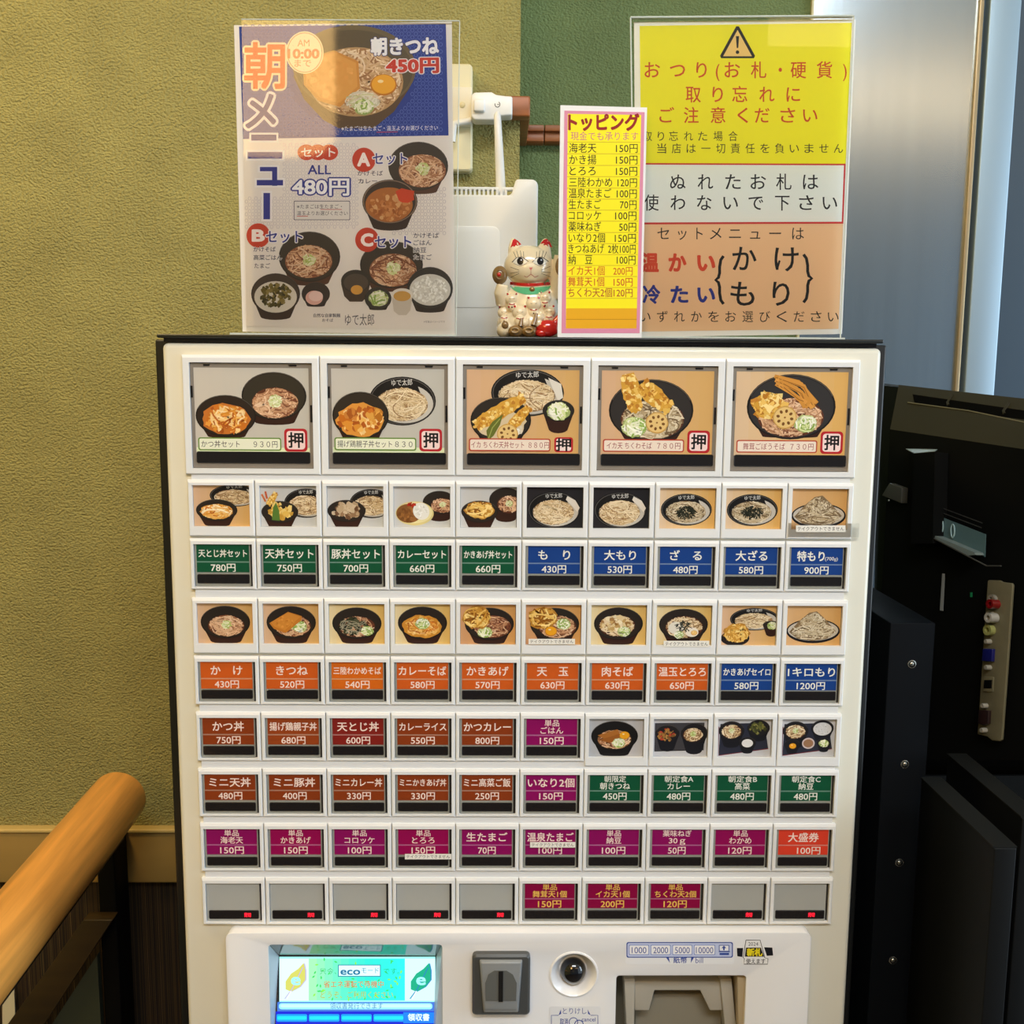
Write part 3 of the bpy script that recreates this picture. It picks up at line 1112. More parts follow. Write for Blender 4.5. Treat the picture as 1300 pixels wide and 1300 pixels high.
def cell(r, c0, c1, kind, name):
    z1, z0 = RZ[r]
    x0, x1 = GX0 + CW * c0, GX0 + CW * c1
    if r == 1 and c0 == 0:
        x0 -= 0.0012
    if r == 6 and kind == 'photo':
        z0 = ZR(972, 974)
        z1 -= 0.0004
    cx, cz = (x0 + x1) / 2, (z0 + z1) / 2
    w, h = (x1 - x0) - 0.0008, (z1 - z0) - 0.0006
    key = (round(w, 3), round(h, 3), kind)
    if kind == 'photo':
        win = (-w / 2 + 0.0036, w / 2 - 0.0040, -h / 2 + 0.0082, h / 2 - 0.0046)
    elif kind == 'big':
        win = (-w / 2 + 0.0058, w / 2 - 0.0058, -h / 2 + 0.0050, h / 2 - 0.0062)
    else:
        win = (-w / 2 + 0.0030, w / 2 - 0.0030, -h / 2 + 0.0022, h / 2 - 0.0050)
    if key not in _shared:
        m = MB()
        m.frame((-w / 2, w / 2, -h / 2, h / 2), win, YC, 0.0, 0.0008, 0.0024, M_CELL, -0.0004)
        m.add([(win[0], -0.0003, win[2]), (win[1], -0.0003, win[2]), (win[1], -0.0003, win[3]), (win[0], -0.0003, win[3])], [(0, 1, 2, 3)], M_WELL)
        _shared[key] = m.mesh(name)
    o = link(name, _shared[key], tm, (cx, 0, cz))
    return o, (cx + win[0], cx + win[1], cz + win[2], cz + win[3])


def put(key, make, name, parent, x, z):
    # shared piece, built once around (0, 0, 0)
    if key not in _shared:
        _shared[key] = make()
    return link(name, _shared[key], parent, (x, 0, z))


def rr_pts(x0, x1, z0, z1, r, y, n=5):
    p = []
    for cx, cz, a in ((x1 - r, z0 + r, -90), (x1 - r, z1 - r, 0), (x0 + r, z1 - r, 90), (x0 + r, z0 + r, 180)):
        for k in range(n):
            t = math.radians(a + k * 90 / (n - 1))
            p.append(Vector((cx + r * math.cos(t), y, cz + r * math.sin(t))))
    return p


def slab(x0, x1, z0, z1, r, yf, yb, c=0.0004, m=None):
    b = MB()
    a0 = rr_pts(x0, x1, z0, z1, r, yb)
    a1 = rr_pts(x0, x1, z0, z1, r, yf + c)
    a2 = rr_pts(x0 + c, x1 - c, z0 + c, z1 - c, max(r - c, 1e-4), yf)
    b.loft(a0, a1, m, cap=False)
    b.loft(a1, a2, m, cap=False)
    n = len(a2)
    b.add(a2, [tuple(range(n))], m)
    return b


def button(r, c, spec):
    o, (x0, x1, z0, z1) = cell(r, c, c + 1, 'key', 'menu_button')
    w, h = x1 - x0, z1 - z0
    u = w / 76.5
    kx0, kx1 = x0 + 0.6 * u, x1 - 3.2 * u
    blank = spec is None
    put(('key', r, blank), lambda: slab(0, kx1 - kx0, -h + 0.0002, 0, 0.0012, -0.0022, -0.0004, m=None).mesh('key_cap', M_BLANK if blank else M_KEY), 'key_cap', o, kx0, z1)
    wz = z0 + 4.0 * u
    wh = 12.6 * u
    put(('win', r), lambda: slab(0, 68.5 * u, 0, wh, 0.0011, -0.0030, -0.002).mesh('indicator_window', M_SMOKE), 'indicator_window', o, x0 + 3.4 * u, wz)
    if blank:
        P = Print()
        xx = 52 if c < 8 else 49
        P.T('売切', xx, xx + 9, h / u - 10.3, 6.5, (255, 20, 44), 0.0)
        P.build('sold_out_light', cmap(x0, x1, z1, z0, -0.0031, 76.5, h / u), M_LED, o)['label'] = 'small glowing red sold-out characters'
        return
    nm, pr, col = spec
    P = Print(4e-6)
    lw, lh = 68.5, 37.0
    nb = 22.3
    P.rect(0, 0, lw, nb, col)
    P.rect(0, nb, lw, nb + 1.8, tuple(min(255, int(x * 0.55 + 95)) for x in col))
    P.rect(0, nb + 1.8, lw, lh, col)
    tc = YEL if r == 9 else (238, 236, 226)
    if r in (5, 6, 7, 8) and col not in (GREEN, BLUE):
        tc = (246, 224, 214)
    if '/' in nm:
        a, b = nm.split('/')
        wa = 9.8 * len(a)
        wb = 10.2 * sum(0.6 if ch in '0123456789' else 1 for ch in b)
        P.T(a, lw / 2 - wa / 2, lw / 2 + wa / 2, 6.2, 9.2, tc, 0.012)
        P.T(b, lw / 2 - wb / 2, lw / 2 + wb / 2, 16.4, 9.8, tc, 0.014)
    else:
        n = sum(0.75 if ch in '0123456789' else 1 for ch in nm)
        adv = min(14.2, 64.5 / n)
        hh = {1: 14, 2: 14, 3: 14, 4: 13.5, 5: 13.5}.get(int(n), 12.2 if n < 7 else 10.8)
        ww = adv * n * 0.98
        if nm == '特もり':
            P.T(nm, 8, 44, 12, 13.5, tc, 0.03)
            P.T('(700g)', 45, 62, 15, 6, tc, 0.0)
        else:
            P.T(nm, lw / 2 - ww / 2, lw / 2 + ww / 2, 11.8, hh * 0.96, tc, 0.02)
    pw = 32 if len(pr) == 4 else (24 if len(pr) == 3 else 38)
    pc = lw / 2 + (8 if nm == '大盛券' else 0)
    P.T(pr, pc - pw / 2, pc + pw / 2, nb + 2 + 6.4, 11.6, tc, 0.014)
    top = z1 - 0.6 * u
    P.build('name_card', cmap(x0 + 3.4 * u, x0 + (3.4 + lw) * u, top, top - lh * u, -0.0024, lw, lh), M_PLINE, o)


def sticker(o, x0, x1, z0, z1, txt='テイクアウトできません', y=-0.0046, rot=0.0):
    b = MB()
    b.box(x0, x1, y, y + 0.0003, z0, z1)
    st = b.build('notice_sticker', mat('sticker_white_%d' % len(MATS), (236, 234, 226), 0.4), o)
    return st


def label_sticker(o, px0, py0, px1, py1, y, tape=False):
    # a printed strip stuck on the face; corners read from the photograph
    P = Print(4e-6)
    P.rect(px0, py0, px1, py1, (238, 236, 228))
    P.T('テイクアウトできません', px0 + 2, px1 - 2, (py0 + py1) / 2, (py1 - py0) * 0.62, (40, 36, 36), 0.0)
    P.build('notice_sticker', umap(y), M_PLINE, o)['label'] = 'white no-takeout strip sticker'


def photo(r, c, kind):
    o, (x0, x1, z0, z1) = cell(r, c, c + 1, 'photo', 'photo_frame')
    w, h = x1 - x0, z1 - z0
    P = food(kind, 76, 76 * h / w)
    dz = 0.0012 if kind in ('wakame', 'ontama') else 0.0002
    P.build('photo_card', cmap(x0 + 0.0002, x1 - 0.0004, z1 - dz, z0 + 0.0001, -0.0010, 76, 76 * h / w), M_PLINE, o)
    return o


for c, (fd, nm, pr, tone) in enumerate(BIG):
    o, (x0, x1, z0, z1) = cell(1, 2 * c, 2 * c + 2, 'big', 'set_menu_button')
    w, h = x1 - x0, z1 - z0
    u = w / 158.0
    put(('bigkey',), lambda: slab(0.3 * u, w - 0.5 * u, -h + 0.0002, -0.0004, 0.0015, -0.0020, -0.0004).mesh('key_cap', M_BROWNK), 'key_cap', o, x0, z1)
    put(('bigwin',), lambda: slab(0, 148 * u, 0, 15.5 * u, 0.0016, -0.0030, -0.002).mesh('indicator_window', M_SMOKE), 'indicator_window', o, x0 + 5.5 * u, z0 + 6.5 * u)
    P = food(fd, 148, 111)
    fr, ink, pap = ((104, 142, 54), (46, 44, 44), (238, 240, 216)) if tone == 'g' else ((186, 70, 48), (150, 44, 50), (240, 224, 208))
    if tone == 'g':
        P.rect(1, 103, 148, 110, (226, 236, 196))
    P.rrect(3, 90, 111, 107, 3, fr)
    P.rrect(4.6, 91.6, 109.4, 105.4, 2, pap)
    nw = {6: 50, 9: 72, 11: 70, 9.5: 72, 7: 56}.get(len(nm), 70)
    x_a = 7 if tone == 'g' else (6 if c == 2 else 8)
    if fd == 'set_gobo':
        x_a = 12
    if fd == 'set_chikuwa':
        nw = 60
    P.T(nm, x_a, x_a + nw, 98.6, 9, ink, 0.0)
    xe = 106
    pw = 23 if len(pr) == 3 else 31
    if fd == 'set_tendon':
        pw, xe = 27, 109
    P.T(pr, xe - pw, xe, 98.6, 9, ink, 0.0)
    if fd == 'set_tendon':
        P.rrect(116, 88, 141, 108, 4, (186, 32, 40))
        P.rrect(118.5, 90, 138.5, 106, 3, (244, 224, 220))
        P.T('押', 118.5, 138, 98, 17, (20, 18, 20), 0.03)
    else:
        P.rrect(115, 78, 145, 108, 5, (184, 34, 44))
        P.rrect(118, 81, 142, 105, 4, (246, 220, 216))
        P.T('押', 120.5, 139.5, 93, 20, (20, 18, 20), 0.03)
    P.build('photo_card', cmap(x0 + 5 * u, x0 + 153 * u, z1 - 6.6 * u, z1 - 117.6 * u, -0.0022, 148, 111), M_PLINE, o)
    for (a_, b_, c_, d_) in ((18, 26, 4.2, 2.2), (128, 138, 4.2, 2.2), (0.6, 3.2, 45, 30), (154.5, 157, 76, 54)):
        MB().box(x0 + a_ * u, x0 + b_ * u, -0.0026, -0.0018, z1 - c_ * u, z1 - d_ * u).build('clip', M_SMOKE, o)

R2 = ['don_tentoji', 'don_ten', 'don_buta', 'curry', 'don_kakiage', 'mori', 'mori2', 'zaru', 'zaru2', 'heap']
R4 = ['kake', 'kitsune', 'wakame', 'currysoba', 'kakisoba', 'tentama', 'niku', 'ontama', 'seiro', 'heap2']
R6 = ['asa', 'trayA', 'trayB', 'trayC']
cells = {}
for c in range(10):
    cells[2, c] = photo(2, c, R2[c])
    button(3, c, S3[c])
    cells[4, c] = photo(4, c, R4[c])
    button(5, c, S5[c])
    button(7, c, S7[c])
    button(8, c, S8[c])
    button(9, c, S9[c])
for c in range(6):
    button(6, c, S6[c])
for c in range(4):
    photo(6, 6 + c, R6[c])
label_sticker(cells[2, 9], 1010.5, 667, 1073.5, 675.5, YC - 0.0006)
label_sticker(cells[4, 5], 671, 811, 730, 818, YC - 0.0004)
label_sticker(cells[4, 7], 842.5, 813.5, 900.5, 821.5, YC - 0.0004)
st8 = [o for o in tm.children if o.name.startswith('menu_button')]
label_sticker(tm, 514, 1084, 573, 1091, YC - 0.0004)
label_sticker(tm, 673, 1069, 730.5, 1076, YC - 0.0004)
tp = MB()
a_, b_ = U(1001, 664, YC - 0.0004), U(1090, 682, YC - 0.0004)
tp.box(a_.x, b_.x, YC - 0.0005, YC - 0.0002, b_.z, a_.z)
tp.build('tape_strip', M_SLEEVE, tm)

# ---- payment panel
YP = -0.013
px0, px1 = (U(285.5, 1200, YP).x + U(291, 1300, YP).x) / 2, (U(1028.5, 1200, YP).x + U(1026, 1300, YP).x) / 2
pzt = (U(300, 1184.5, YP).z + U(1000, 1184, YP).z) / 2
PZB = pzt - 0.34


def boolcut(me, cutters):
    obs = []
    for cme in cutters:
        o = bpy.data.objects.new('cutter', cme)
        COL.objects.link(o)
        obs.append(o)
    for c_ in obs:
        me = evald(me, [('BOOLEAN', dict(operation='DIFFERENCE', object=c_, solver='EXACT'))])
    for o in obs:
        bpy.data.objects.remove(o)
    return me


b = MB()
b.loft(rr_pts(px0, px1, PZB, pzt, 0.006, 0.0005), rr_pts(px0, px1, PZB, pzt, 0.006, YP))
pm = b.mesh('front_cover', M_PANEL, WP[tm])
SX0, SX1 = U(340.5, 1199, YP).x, U(561.5, 1199, YP).x
SZT = U(450, 1199.5, YP).z
cut = []
m = MB()
m.loft(rr_pts(SX0, SX1, SZT - 0.19, SZT, 0.003, -0.05), rr_pts(SX0, SX1, SZT - 0.19, SZT, 0.003, 0.01))
cut.append(m.mesh('c', None, WP[tm]))
cc = U(728.5, 1237, YP)
m = MB()
m.lathe(cc, (0, 1, 0), [(0, -0.03), (0.0200, -0.03), (0.0200, 0.0115), (0, 0.0115)], 40)
cut.append(m.mesh('c', None, WP[tm]))
bx0, bx1 = U(782.5, 1240, YP).x, U(947.5, 1240, YP).x
bzt = U(860, 1238.5, YP).z
m = MB()
m.loft(rr_pts(bx0, bx1, bzt - 0.15, bzt, 0.003, -0.05), rr_pts(bx0, bx1, bzt - 0.15, bzt, 0.003, 0.01))
cut.append(m.mesh('c', None, WP[tm]))
pm = boolcut(pm, cut)
pm = evald(pm, [('BEVEL', dict(width=0.0018, segments=3, limit_method='ANGLE', angle_limit=0.9))])
pm.materials.clear()
pm.materials.append(M_PANEL)
auto_smooth(pm, 0.7)
cover = link('front_cover', pm, tm)

# door has matching openings behind the recesses: rebuild it with cuts
door = [o for o in tm.children if o.name == 'door'][0]
cut = []
m = MB()
m.box(SX0 + 0.0005, SX1 - 0.0005, -0.02, 0.0235, SZT - 0.189, SZT - 0.0005)
cut.append(m.mesh('c', None, WP[tm]))
m = MB()
m.box(bx0 + 0.0005, bx1 - 0.0005, -0.02, 0.0235, bzt - 0.149, bzt - 0.0005)
cut.append(m.mesh('c', None, WP[tm]))
dm = boolcut(door.data, cut)
dm.materials.clear()
dm.materials.append(M_DOOR)
auto_smooth(dm, 0.7)
door.data = dm

# display
tl, tr = U(354, 1213.5, 0.006), U(553.5, 1214.5, 0.006)
bl, br = U(348.5, 1300, -0.006), U(551, 1300, -0.006)
sn = (tr - tl).cross(bl - tl).normalized()
if sn.y > 0:
    sn = -sn
sp = Plane(tl, sn)
bez = thing_none = None
m = MB()
zt = SZT - 0.0006
m.add([(SX0, YP + 0.001, SZT), (SX1, YP + 0.001, SZT), (tr.x + 0.0006, tr.y, tr.z + 0.0006), (tl.x - 0.0006, tl.y, tl.z + 0.0006)], [(0, 1, 2, 3)])
m.build('display_hood', mat('blue_grey_plastic', (112, 118, 112), 0.12, coat=0.6), tm)
m = MB()
B2 = sp.hit(346, 1345)
B3 = sp.hit(549, 1345)
m.add([(SX0, YP + 0.001, SZT), tl, B2, (SX0, YP + 0.001, SZT - 0.11)], [(0, 1, 2, 3)])
M_CHK = mat('pale_blue_plastic', (176, 190, 204), 0.3)
m.build('display_cheek', M_CHK, tm)
m = MB()
m.add([(SX1, YP + 0.001, SZT), tr, B3, (SX1, YP + 0.001, SZT - 0.11)], [(0, 1, 2, 3)])
m.build('display_cheek', M_CHK, tm)


def smap(a):
    return np.array([tuple(sp.hit(x, y)) for x, y in a])


P = Print(5e-6)
P.rect(353, 1213, 555, 1350, (8, 10, 16))
P.rect(354.6, 1214.6, 552.6, 1272, (150, 232, 222))
for i in range(12):
    t = i / 11
    P.rect(392 + 122 * i / 12, 1217, 392 + 122 * (i + 1) / 12, 1270, (int(150 - 110 * min(1, t * 1.6)), int(232 + 8 * t), int(170 + 46 * t)))
P.rect(354.8, 1217, 392, 1270.5, (206, 240, 246))
P.rect(514, 1217, 552.4, 1270.5, (196, 244, 250))
for _ in range(90):
    x, y, a, l = 394 + R() * 116, 1220 + R() * 48, R() * 6.28, 2.2
    if abs(x - 453) < 42 and 1222 < y < 1264 and R() < 0.7:
        continue
    P.line([(x, y), (x + l * math.cos(a), y + l * math.sin(a)), (x + 2 * l * math.cos(a), y + 2 * l * math.sin(a))], 2.2, (52, 196, 92) if R() < .6 else (130, 220, 60), taper=True)
for cx_, c1_, c2_ in ((375.5, (196, 196, 92), (176, 166, 200)), (534.5, (16, 160, 122), (30, 120, 170))):
    for dx_, cc_ in ((1.5, c2_), (0, c1_)):
        P.poly([(cx_ - 13 + dx_, 1256), (cx_ - 13 + dx_, 1246), (cx_ - 6 + dx_, 1236), (cx_ + 3 + dx_, 1230), (cx_ + 10 + dx_, 1222.5), (cx_ + 12 + dx_, 1232), (cx_ + 12 + dx_, 1244), (cx_ + 5 + dx_, 1253), (cx_ - 6 + dx_, 1259)], cc_)
    P.line([(cx_ - 14, 1268), (cx_ - 5, 1256), (cx_ + 9, 1228)], 1.3, c2_)
    P.line([(cx_ - 11, 1268), (cx_ - 6, 1258)], 1.0, (240, 250, 250))
    P.T('e', cx_ - 5.5, cx_ + 5.5, 1242.5, 19, (150, 236, 246), 0.03)
P.rect(429, 1224.5, 483.5, 1240, (40, 120, 150))
P.rect(430.2, 1225.7, 482.3, 1238.8, (206, 246, 250))
P.T('eco', 432.5, 457, 1232.5, 12, (22, 100, 140), 0.03)
P.T('モード', 459, 481, 1232, 8, (22, 100, 140), 0.0)
P.T('只今、', 406, 427, 1233, 8, (60, 150, 110), 0.0)
P.T('です。', 487, 507, 1233, 8, (20, 150, 110), 0.0)
P.T('省エネ運転で待機中', 411, 487, 1249.5, 9, (196, 96, 60), 0.01)
P.T('どうぞ、ご利用ください', 407, 499, 1263, 9, (170, 140, 40), 0.0)
P.rect(352, 1272, 555, 1284, (60, 110, 200))
P.rrect(354, 1273.5, 549, 1281.5, 3.5, (140, 214, 250))
P.rrect(356, 1275, 547, 1279, 2, (180, 236, 254))
P.T('領収書発行できます', 419, 486, 1277, 8, (60, 110, 150), 0.0)
P.rect(350, 1284, 554, 1300, (12, 30, 196))
for i in range(4):
    P.rrect(351 + 41 * i, 1287.5, 390 + 41 * i, 1297, 2, (16, 150, 232))
    P.rrect(352 + 41 * i, 1290, 389 + 41 * i, 1294.5, 1.5, (20, 208, 252))
P.rect(512, 1285, 551, 1299, (20, 120, 232))
P.T('領収書', 518, 545, 1291.5, 9, (216, 246, 255), 0.03)
P.rect(348, 1300, 554, 1349, (10, 22, 170))
P.build('display_screen', smap, M_PGLOW, tm, nrm=tuple(sn))

# coin slot unit
M_CG = mat('dark_grey_plastic', (74, 76, 76), 0.35)
M_LG = mat('mid_grey_plastic', (138, 142, 144), 0.3, coat=0.3)
c0, c1 = U(599.5, 1212, YP - 0.006), U(672.5, 1289, YP - 0.006)
cu = slab(c0.x, c1.x, c1.z, c0.z, 0.004, YP - 0.007, YP + 0.002, 0.0018).build('coin_slot_surround', M_CG, tm, smooth=True)
d0 = [U(608, 1217, YP - 0.007), U(664, 1217, YP - 0.007), U(659, 1286, YP - 0.007), U(613, 1286, YP - 0.007)]
d1 = [U(610, 1222, YP - 0.012), U(662, 1222, YP - 0.012), U(657, 1282, YP - 0.012), U(615, 1282, YP - 0.012)]
m = MB()
m.loft(d0, d1)
m.build('coin_slot_face', M_LG, cu, bevel=0.0015)
yf = YP - 0.0122
pts = [U(616.5, 1270, yf), U(616, 1248, yf), U(620, 1237, yf), U(628, 1232, yf), U(643, 1232, yf), U(651, 1237, yf), U(656, 1248, yf), U(655, 1270, yf)]
MB().prism(pts, (0, -0.0006, 0)).build('thumb_rest', mat('coin_dish_grey', (98, 100, 98), 0.25, coat=0.3), cu)
a_, b_ = U(633, 1232.5, yf), U(638.5, 1271, yf)
MB().box(a_.x, b_.x, yf - 0.0012, yf, b_.z, a_.z).build('coin_slit', mat('slit_black', (6, 6, 6), 0.6), cu)

# cancel dome in its dish
m = MB()
m.lathe(cc, (0, 1, 0), [(0.0222, 0.0006), (0.0218, -0.0006), (0.0205, -0.0009), (0.0192, 0.0002), (0.0125, 0.0100), (0.0, 0.0104)], 56)
ds = m.build('cancel_button_dish', M_PANEL, tm, smooth=True)
dc = U(722.5, 1240, YP + 0.008)
MB().ball((cc.x, YP + 0.009, cc.z - 0.0015), (0.0118, 0.0105, 0.0122), nu=40, nv=24).build('cancel_button', mat('glossy_black_dome', (14, 14, 18), 0.06, coat=1.0), ds, smooth=True)

# bill inlet
bi = MB().box(bx0 - 0.0004, bx1 + 0.0004, 0.0228, 0.0236, bzt - 0.149, bzt).build('bill_inlet', mat('inlet_grey', (116, 110, 94), 0.45), tm)
M_IN = mat('inlet_beige', (180, 174, 160), 0.35)


def pr(pts_, y0, dep, name, mm, bev=0.0008):
    return MB().prism([U(a, b2, y0) for a, b2 in pts_], (0, dep, 0)).build(name, mm, bi, bevel=bev)


pr([(805, 1246), (915, 1246), (917.5, 1283), (901, 1283), (889, 1257.5), (831, 1257.5), (824, 1283), (806, 1283)], 0.004, 0.012, 'bill_guide_arch', M_IN, 0.001)
pr([(792.5, 1243), (806, 1243), (805, 1330), (796.5, 1330)], 0.001, 0.02, 'side_guide', M_IN)
pr([(914, 1243), (929, 1243), (937, 1330), (923, 1330)], 0.001, 0.02, 'side_guide', M_IN)
pr([(936, 1240.5), (946.5, 1240.5), (953, 1330), (938, 1330)], YP + 0.004, 0.03, 'inlet_cheek', mat('inlet_tan', (176, 158, 126), 0.4))
pr([(806, 1262), (915, 1262), (917, 1340), (806, 1340)], 0.018, 0.004, 'bill_tongue', mat('inlet_tongue', (138, 132, 116), 0.45))

# printed labels on the cover
NAVY = (44, 72, 160)
P = Print(4e-6)
P.rrect(794, 1192.5, 932, 1224, 3, (238, 240, 244))
P.rrect(795.3, 1196, 930.5, 1215.8, 2.5, NAVY)
P.rrect(796.6, 1197.2, 929.2, 1214.6, 2, (198, 208, 240))
for a_, b_, t_ in ((798.5, 824, '1000'), (826, 851.5, '2000'), (853.5, 879, '5000'), (881, 908, '10000')):
    P.rrect(a_, 1199.5, b_, 1212.3, 1, (120, 140, 206))
    P.rrect(a_ + 0.8, 1200.3, b_ - 0.8, 1211.5, 1, (246, 246, 250))
    P.T(t_, a_ + 3.4 if len(t_) == 4 else a_ + 2.5, b_ - 3.4 if len(t_) == 4 else b_ - 2.5, 1206, 10.5, NAVY, 0.0)
P.box(913, 1200, 925.5, 1206.5, 0.8, NAVY)
P.rect(914, 1200.8, 924.6, 1207, (246, 246, 250))
P.poly([(919, 1200.5), (922, 1203.6), (920, 1203.6), (920, 1206.4), (918, 1206.4), (918, 1203.6), (916, 1203.6)], NAVY)
P.rect(912.5, 1207.2, 926.5, 1208.8, NAVY)
P.rect(913.5, 1209.8, 925.5, 1212.4, NAVY)
P.poly([(845.5, 1215.4), (849, 1215.4), (850.5, 1222.5)], NAVY)
P.poly([(877.5, 1215.4), (881, 1215.4), (877, 1222.5)], NAVY)
P.T('紙幣', 855, 872, 1218.8, 8, NAVY, 0.02)
P.T('bill', 883, 892.5, 1219, 9, NAVY, 0.0)
o = P.build('bill_label', umap(YP - 0.0002), M_PLINE, tm)
P = Print(4e-6)
P.poly([(946, 1193), (965.5, 1193), (967, 1201.5), (975, 1201.5), (981.5, 1202), (982, 1214), (974, 1214.5), (975, 1224.5), (943.5, 1224.5), (944, 1216.5), (935, 1214.5), (934.5, 1202), (944, 1202)], (240, 240, 240))
P.poly([(935.5, 1203.5), (943.5, 1203.5), (942.5, 1215), (936, 1214)], (30, 30, 36))
P.poly([(970, 1202.5), (980.5, 1203), (981.5, 1213), (973.5, 1213.5)], (30, 30, 36))
P.line([(947, 1193.5), (965, 1193.5), (971, 1216), (975, 1217), (974.5, 1224), (944.5, 1224), (945, 1217), (943.5, 1216), (947, 1193.5)], 0.9, (60, 60, 60))
P.poly([(947, 1203), (966, 1203), (970, 1214.5), (945.5, 1214.5)], (34, 32, 30))
P.T('2024', 950, 962.5, 1198.2, 6, (70, 70, 74), 0.0)
P.T('新札', 948.5, 967.5, 1209, 9.5, (240, 222, 40), 0.05)
P.T('使えます', 947, 971.5, 1220.3, 6.5, (30, 30, 34), 0.01)
P.build('new_bill_sticker', umap(YP - 0.0002), M_PLINE, tm)['label'] = 'black and yellow sticker'
P = Print(4e-6)
P.rrect(697.5, 1277.5, 762.5, 1320, 3, (236, 238, 242))
P.T('とりけし', 714.5, 744.5, 1283.5, 8.5, NAVY, 0.0)
P.line([(700, 1300), (700, 1289), (709, 1289)], 0.9, NAVY)
P.line([(759, 1300), (759, 1289), (750, 1289)], 0.9, NAVY)
P.poly([(709, 1289), (712, 1281.5), (712.5, 1287)], NAVY)
P.poly([(750, 1289), (746, 1281.5), (746.5, 1287)], NAVY)
P.T('cancel', 738.5, 756, 1294, 6.5, NAVY, 0.01)
P.ring(728, 1297.5, 6, 6, 1, NAVY, 20)
P.ring(735, 1300.5, 6, 6, 1.2, NAVY, 20)
P.T('取消', 711, 721, 1297, 8, NAVY, 0.02)
P.build('cancel_label', umap(YP - 0.0002), M_PLINE, tm)

# ------------------------------------------------------------------ signs on top of the machine
def quad_map(y):
    return umap(y)


# morning menu poster
YS = 0.012
PB = Vector((U(440, 425, YS).x, YS + 0.01, TOP))
ps = thing('menu_poster', 'breakfast noodle menu poster with blue header, left of the small white router', 'poster', PB)
m = MB()
q = [(297, 32), (573.5, 27.5), (577.5, 425), (308, 421)]
qs = [U(a, b, YS) for a, b in q]
for v in qs[2:]:
    v.z = max(v.z, TOP + 0.0008)
m.prism(qs, (0, 0.0012, 0))
m.build('paper_sheet', mat('poster_paper', (232, 228, 222), 0.5), ps)
P = Print(2.5e-6)
NV = (42, 52, 140)
BH = (34, 62, 148)
GP = (234, 228, 222)
P.poly([(303.5, 34), (566, 30.5), (569.5, 172), (308.8, 176.5)], BH)
P.poly([(308.8, 176.5), (569.5, 172), (573.5, 418), (311.5, 414)], GP)


def lattice(P, x0, x1, y0, y1, s, col, inside):
    j = 0
    y = y0
    while y < y1:
        x = x0 + (s / 2 if j % 2 else 0)
        while x < x1:
            if inside(x, y):
                P.ring(x, y, s * 0.30, s * 0.34, s * 0.10, col, 6)
            x += s
        y += s * 0.5
        j += 1


lattice(P, 312, 564, 34, 170, 9.0, (80, 106, 186), lambda x, y: not ((x - 447) / 80) ** 2 + ((y - 98) / 62) ** 2 < 1)
lattice(P, 313, 456, 184, 290, 8.0, (206, 200, 204), lambda x, y: x > 360 or y > 250)
lattice(P, 500, 568, 240, 300, 8.0, (196, 190, 194), lambda x, y: True)
# hero bowl
pts = [(373 + 4, 100)]
P.poly([(372, 96), (386, 126), (410, 152), (430, 163), (474, 163), (500, 142), (520, 112), (527, 84)], (96, 74, 52))
P.ell(450, 86, 78, 54, (112, 98, 70), 48, 0.03)
P.ell(450, 88, 74, 50, (96, 84, 62), 48, 0.03)
P.ell(452, 104, 60, 44, (196, 158, 110))
strands(P, 452, 104, 60, 43, [(236, 208, 168), (214, 180, 136), (246, 226, 196), (168, 124, 82)], 110, 2.2)
P.poly([(384, 76), (424, 64), (455, 78), (457, 112), (432, 136), (404, 128), (386, 108)], (214, 152, 70))
P.poly([(387, 78), (424, 67), (452, 80), (454, 110), (431, 131), (406, 124), (389, 106)], (226, 168, 84))
blobs(P, 420, 98, 30, 28, [(222, 162, 78), (232, 176, 94)], 60, 4)
strands(P, 460, 128, 24, 12, [(236, 232, 214), (206, 206, 160), (222, 214, 196)], 50, 1.5, 8)
negi(P, 462, 136, 13, 30)
egg(P, 487, 108, 15, (240, 178, 50))
# big vertical title
P.T('朝', 311, 361, 84, 58, (236, 100, 44), 0.024, out=(250, 232, 190), ow=0.062)
P.T('メ', 312, 350, 141, 50, (48, 56, 140), 0.02, out=(244, 240, 236), ow=0.085)
for (a, b, c_, d_) in ((319, 171, 351, 178.5), (314.5, 193, 358.5, 201.5)):
    P.rect(a - 2.5, b - 2.5, c_ + 2.5, d_ + 2.5, (240, 238, 238))
for (a, b, c_, d_) in ((319, 171, 351, 178.5), (314.5, 193, 358.5, 201.5)):
    P.rect(a, b, c_, d_, NV)
P.rect(327.5, 210, 354.5, 219, (240, 238, 238))
P.rect(343.5, 210, 354.5, 236, (240, 238, 238))
P.rect(323.5, 226, 361.5, 238, (240, 238, 238))
P.rect(330, 212, 352, 217.5, NV)
P.rect(345.5, 212, 352, 236, NV)
P.rect(326, 228.5, 359.5, 235.5, NV)
P.rect(332, 242.5, 345.5, 281, (240, 238, 238))
P.rect(334.5, 245, 343, 278.5, NV)
# badge
P.ell(387, 67, 24, 27, (250, 236, 190))
P.ell(387, 67, 22.5, 25.5, (196, 170, 120))
P.ell(387, 67, 21.5, 24.5, (250, 238, 196))
P.T('AM', 378, 393, 54.5, 11, (216, 160, 110), 0.01)
P.T('10:00', 366, 405, 68, 15, (222, 140, 90), 0.04)
P.T('まで', 374, 395, 80.5, 10, (222, 160, 110), 0.01)
P.T('朝きつね', 471.5, 556.5, 59.5, 22, (250, 250, 252), 0.045, rot=-0.012, out=(36, 50, 120), ow=0.08)
P.T('450円', 491, 556.5, 83.5, 20, (206, 62, 44), 0.045, rot=-0.012, out=(246, 240, 240), ow=0.10)
P.T('※たまごは生たまご・温玉よりお選びください', 433.5, 556, 163.5, 6.2, (230, 232, 246), 0.01, rot=-0.01)
P.line([(478, 168), (505, 167.5)], 0.8, (196, 60, 60))
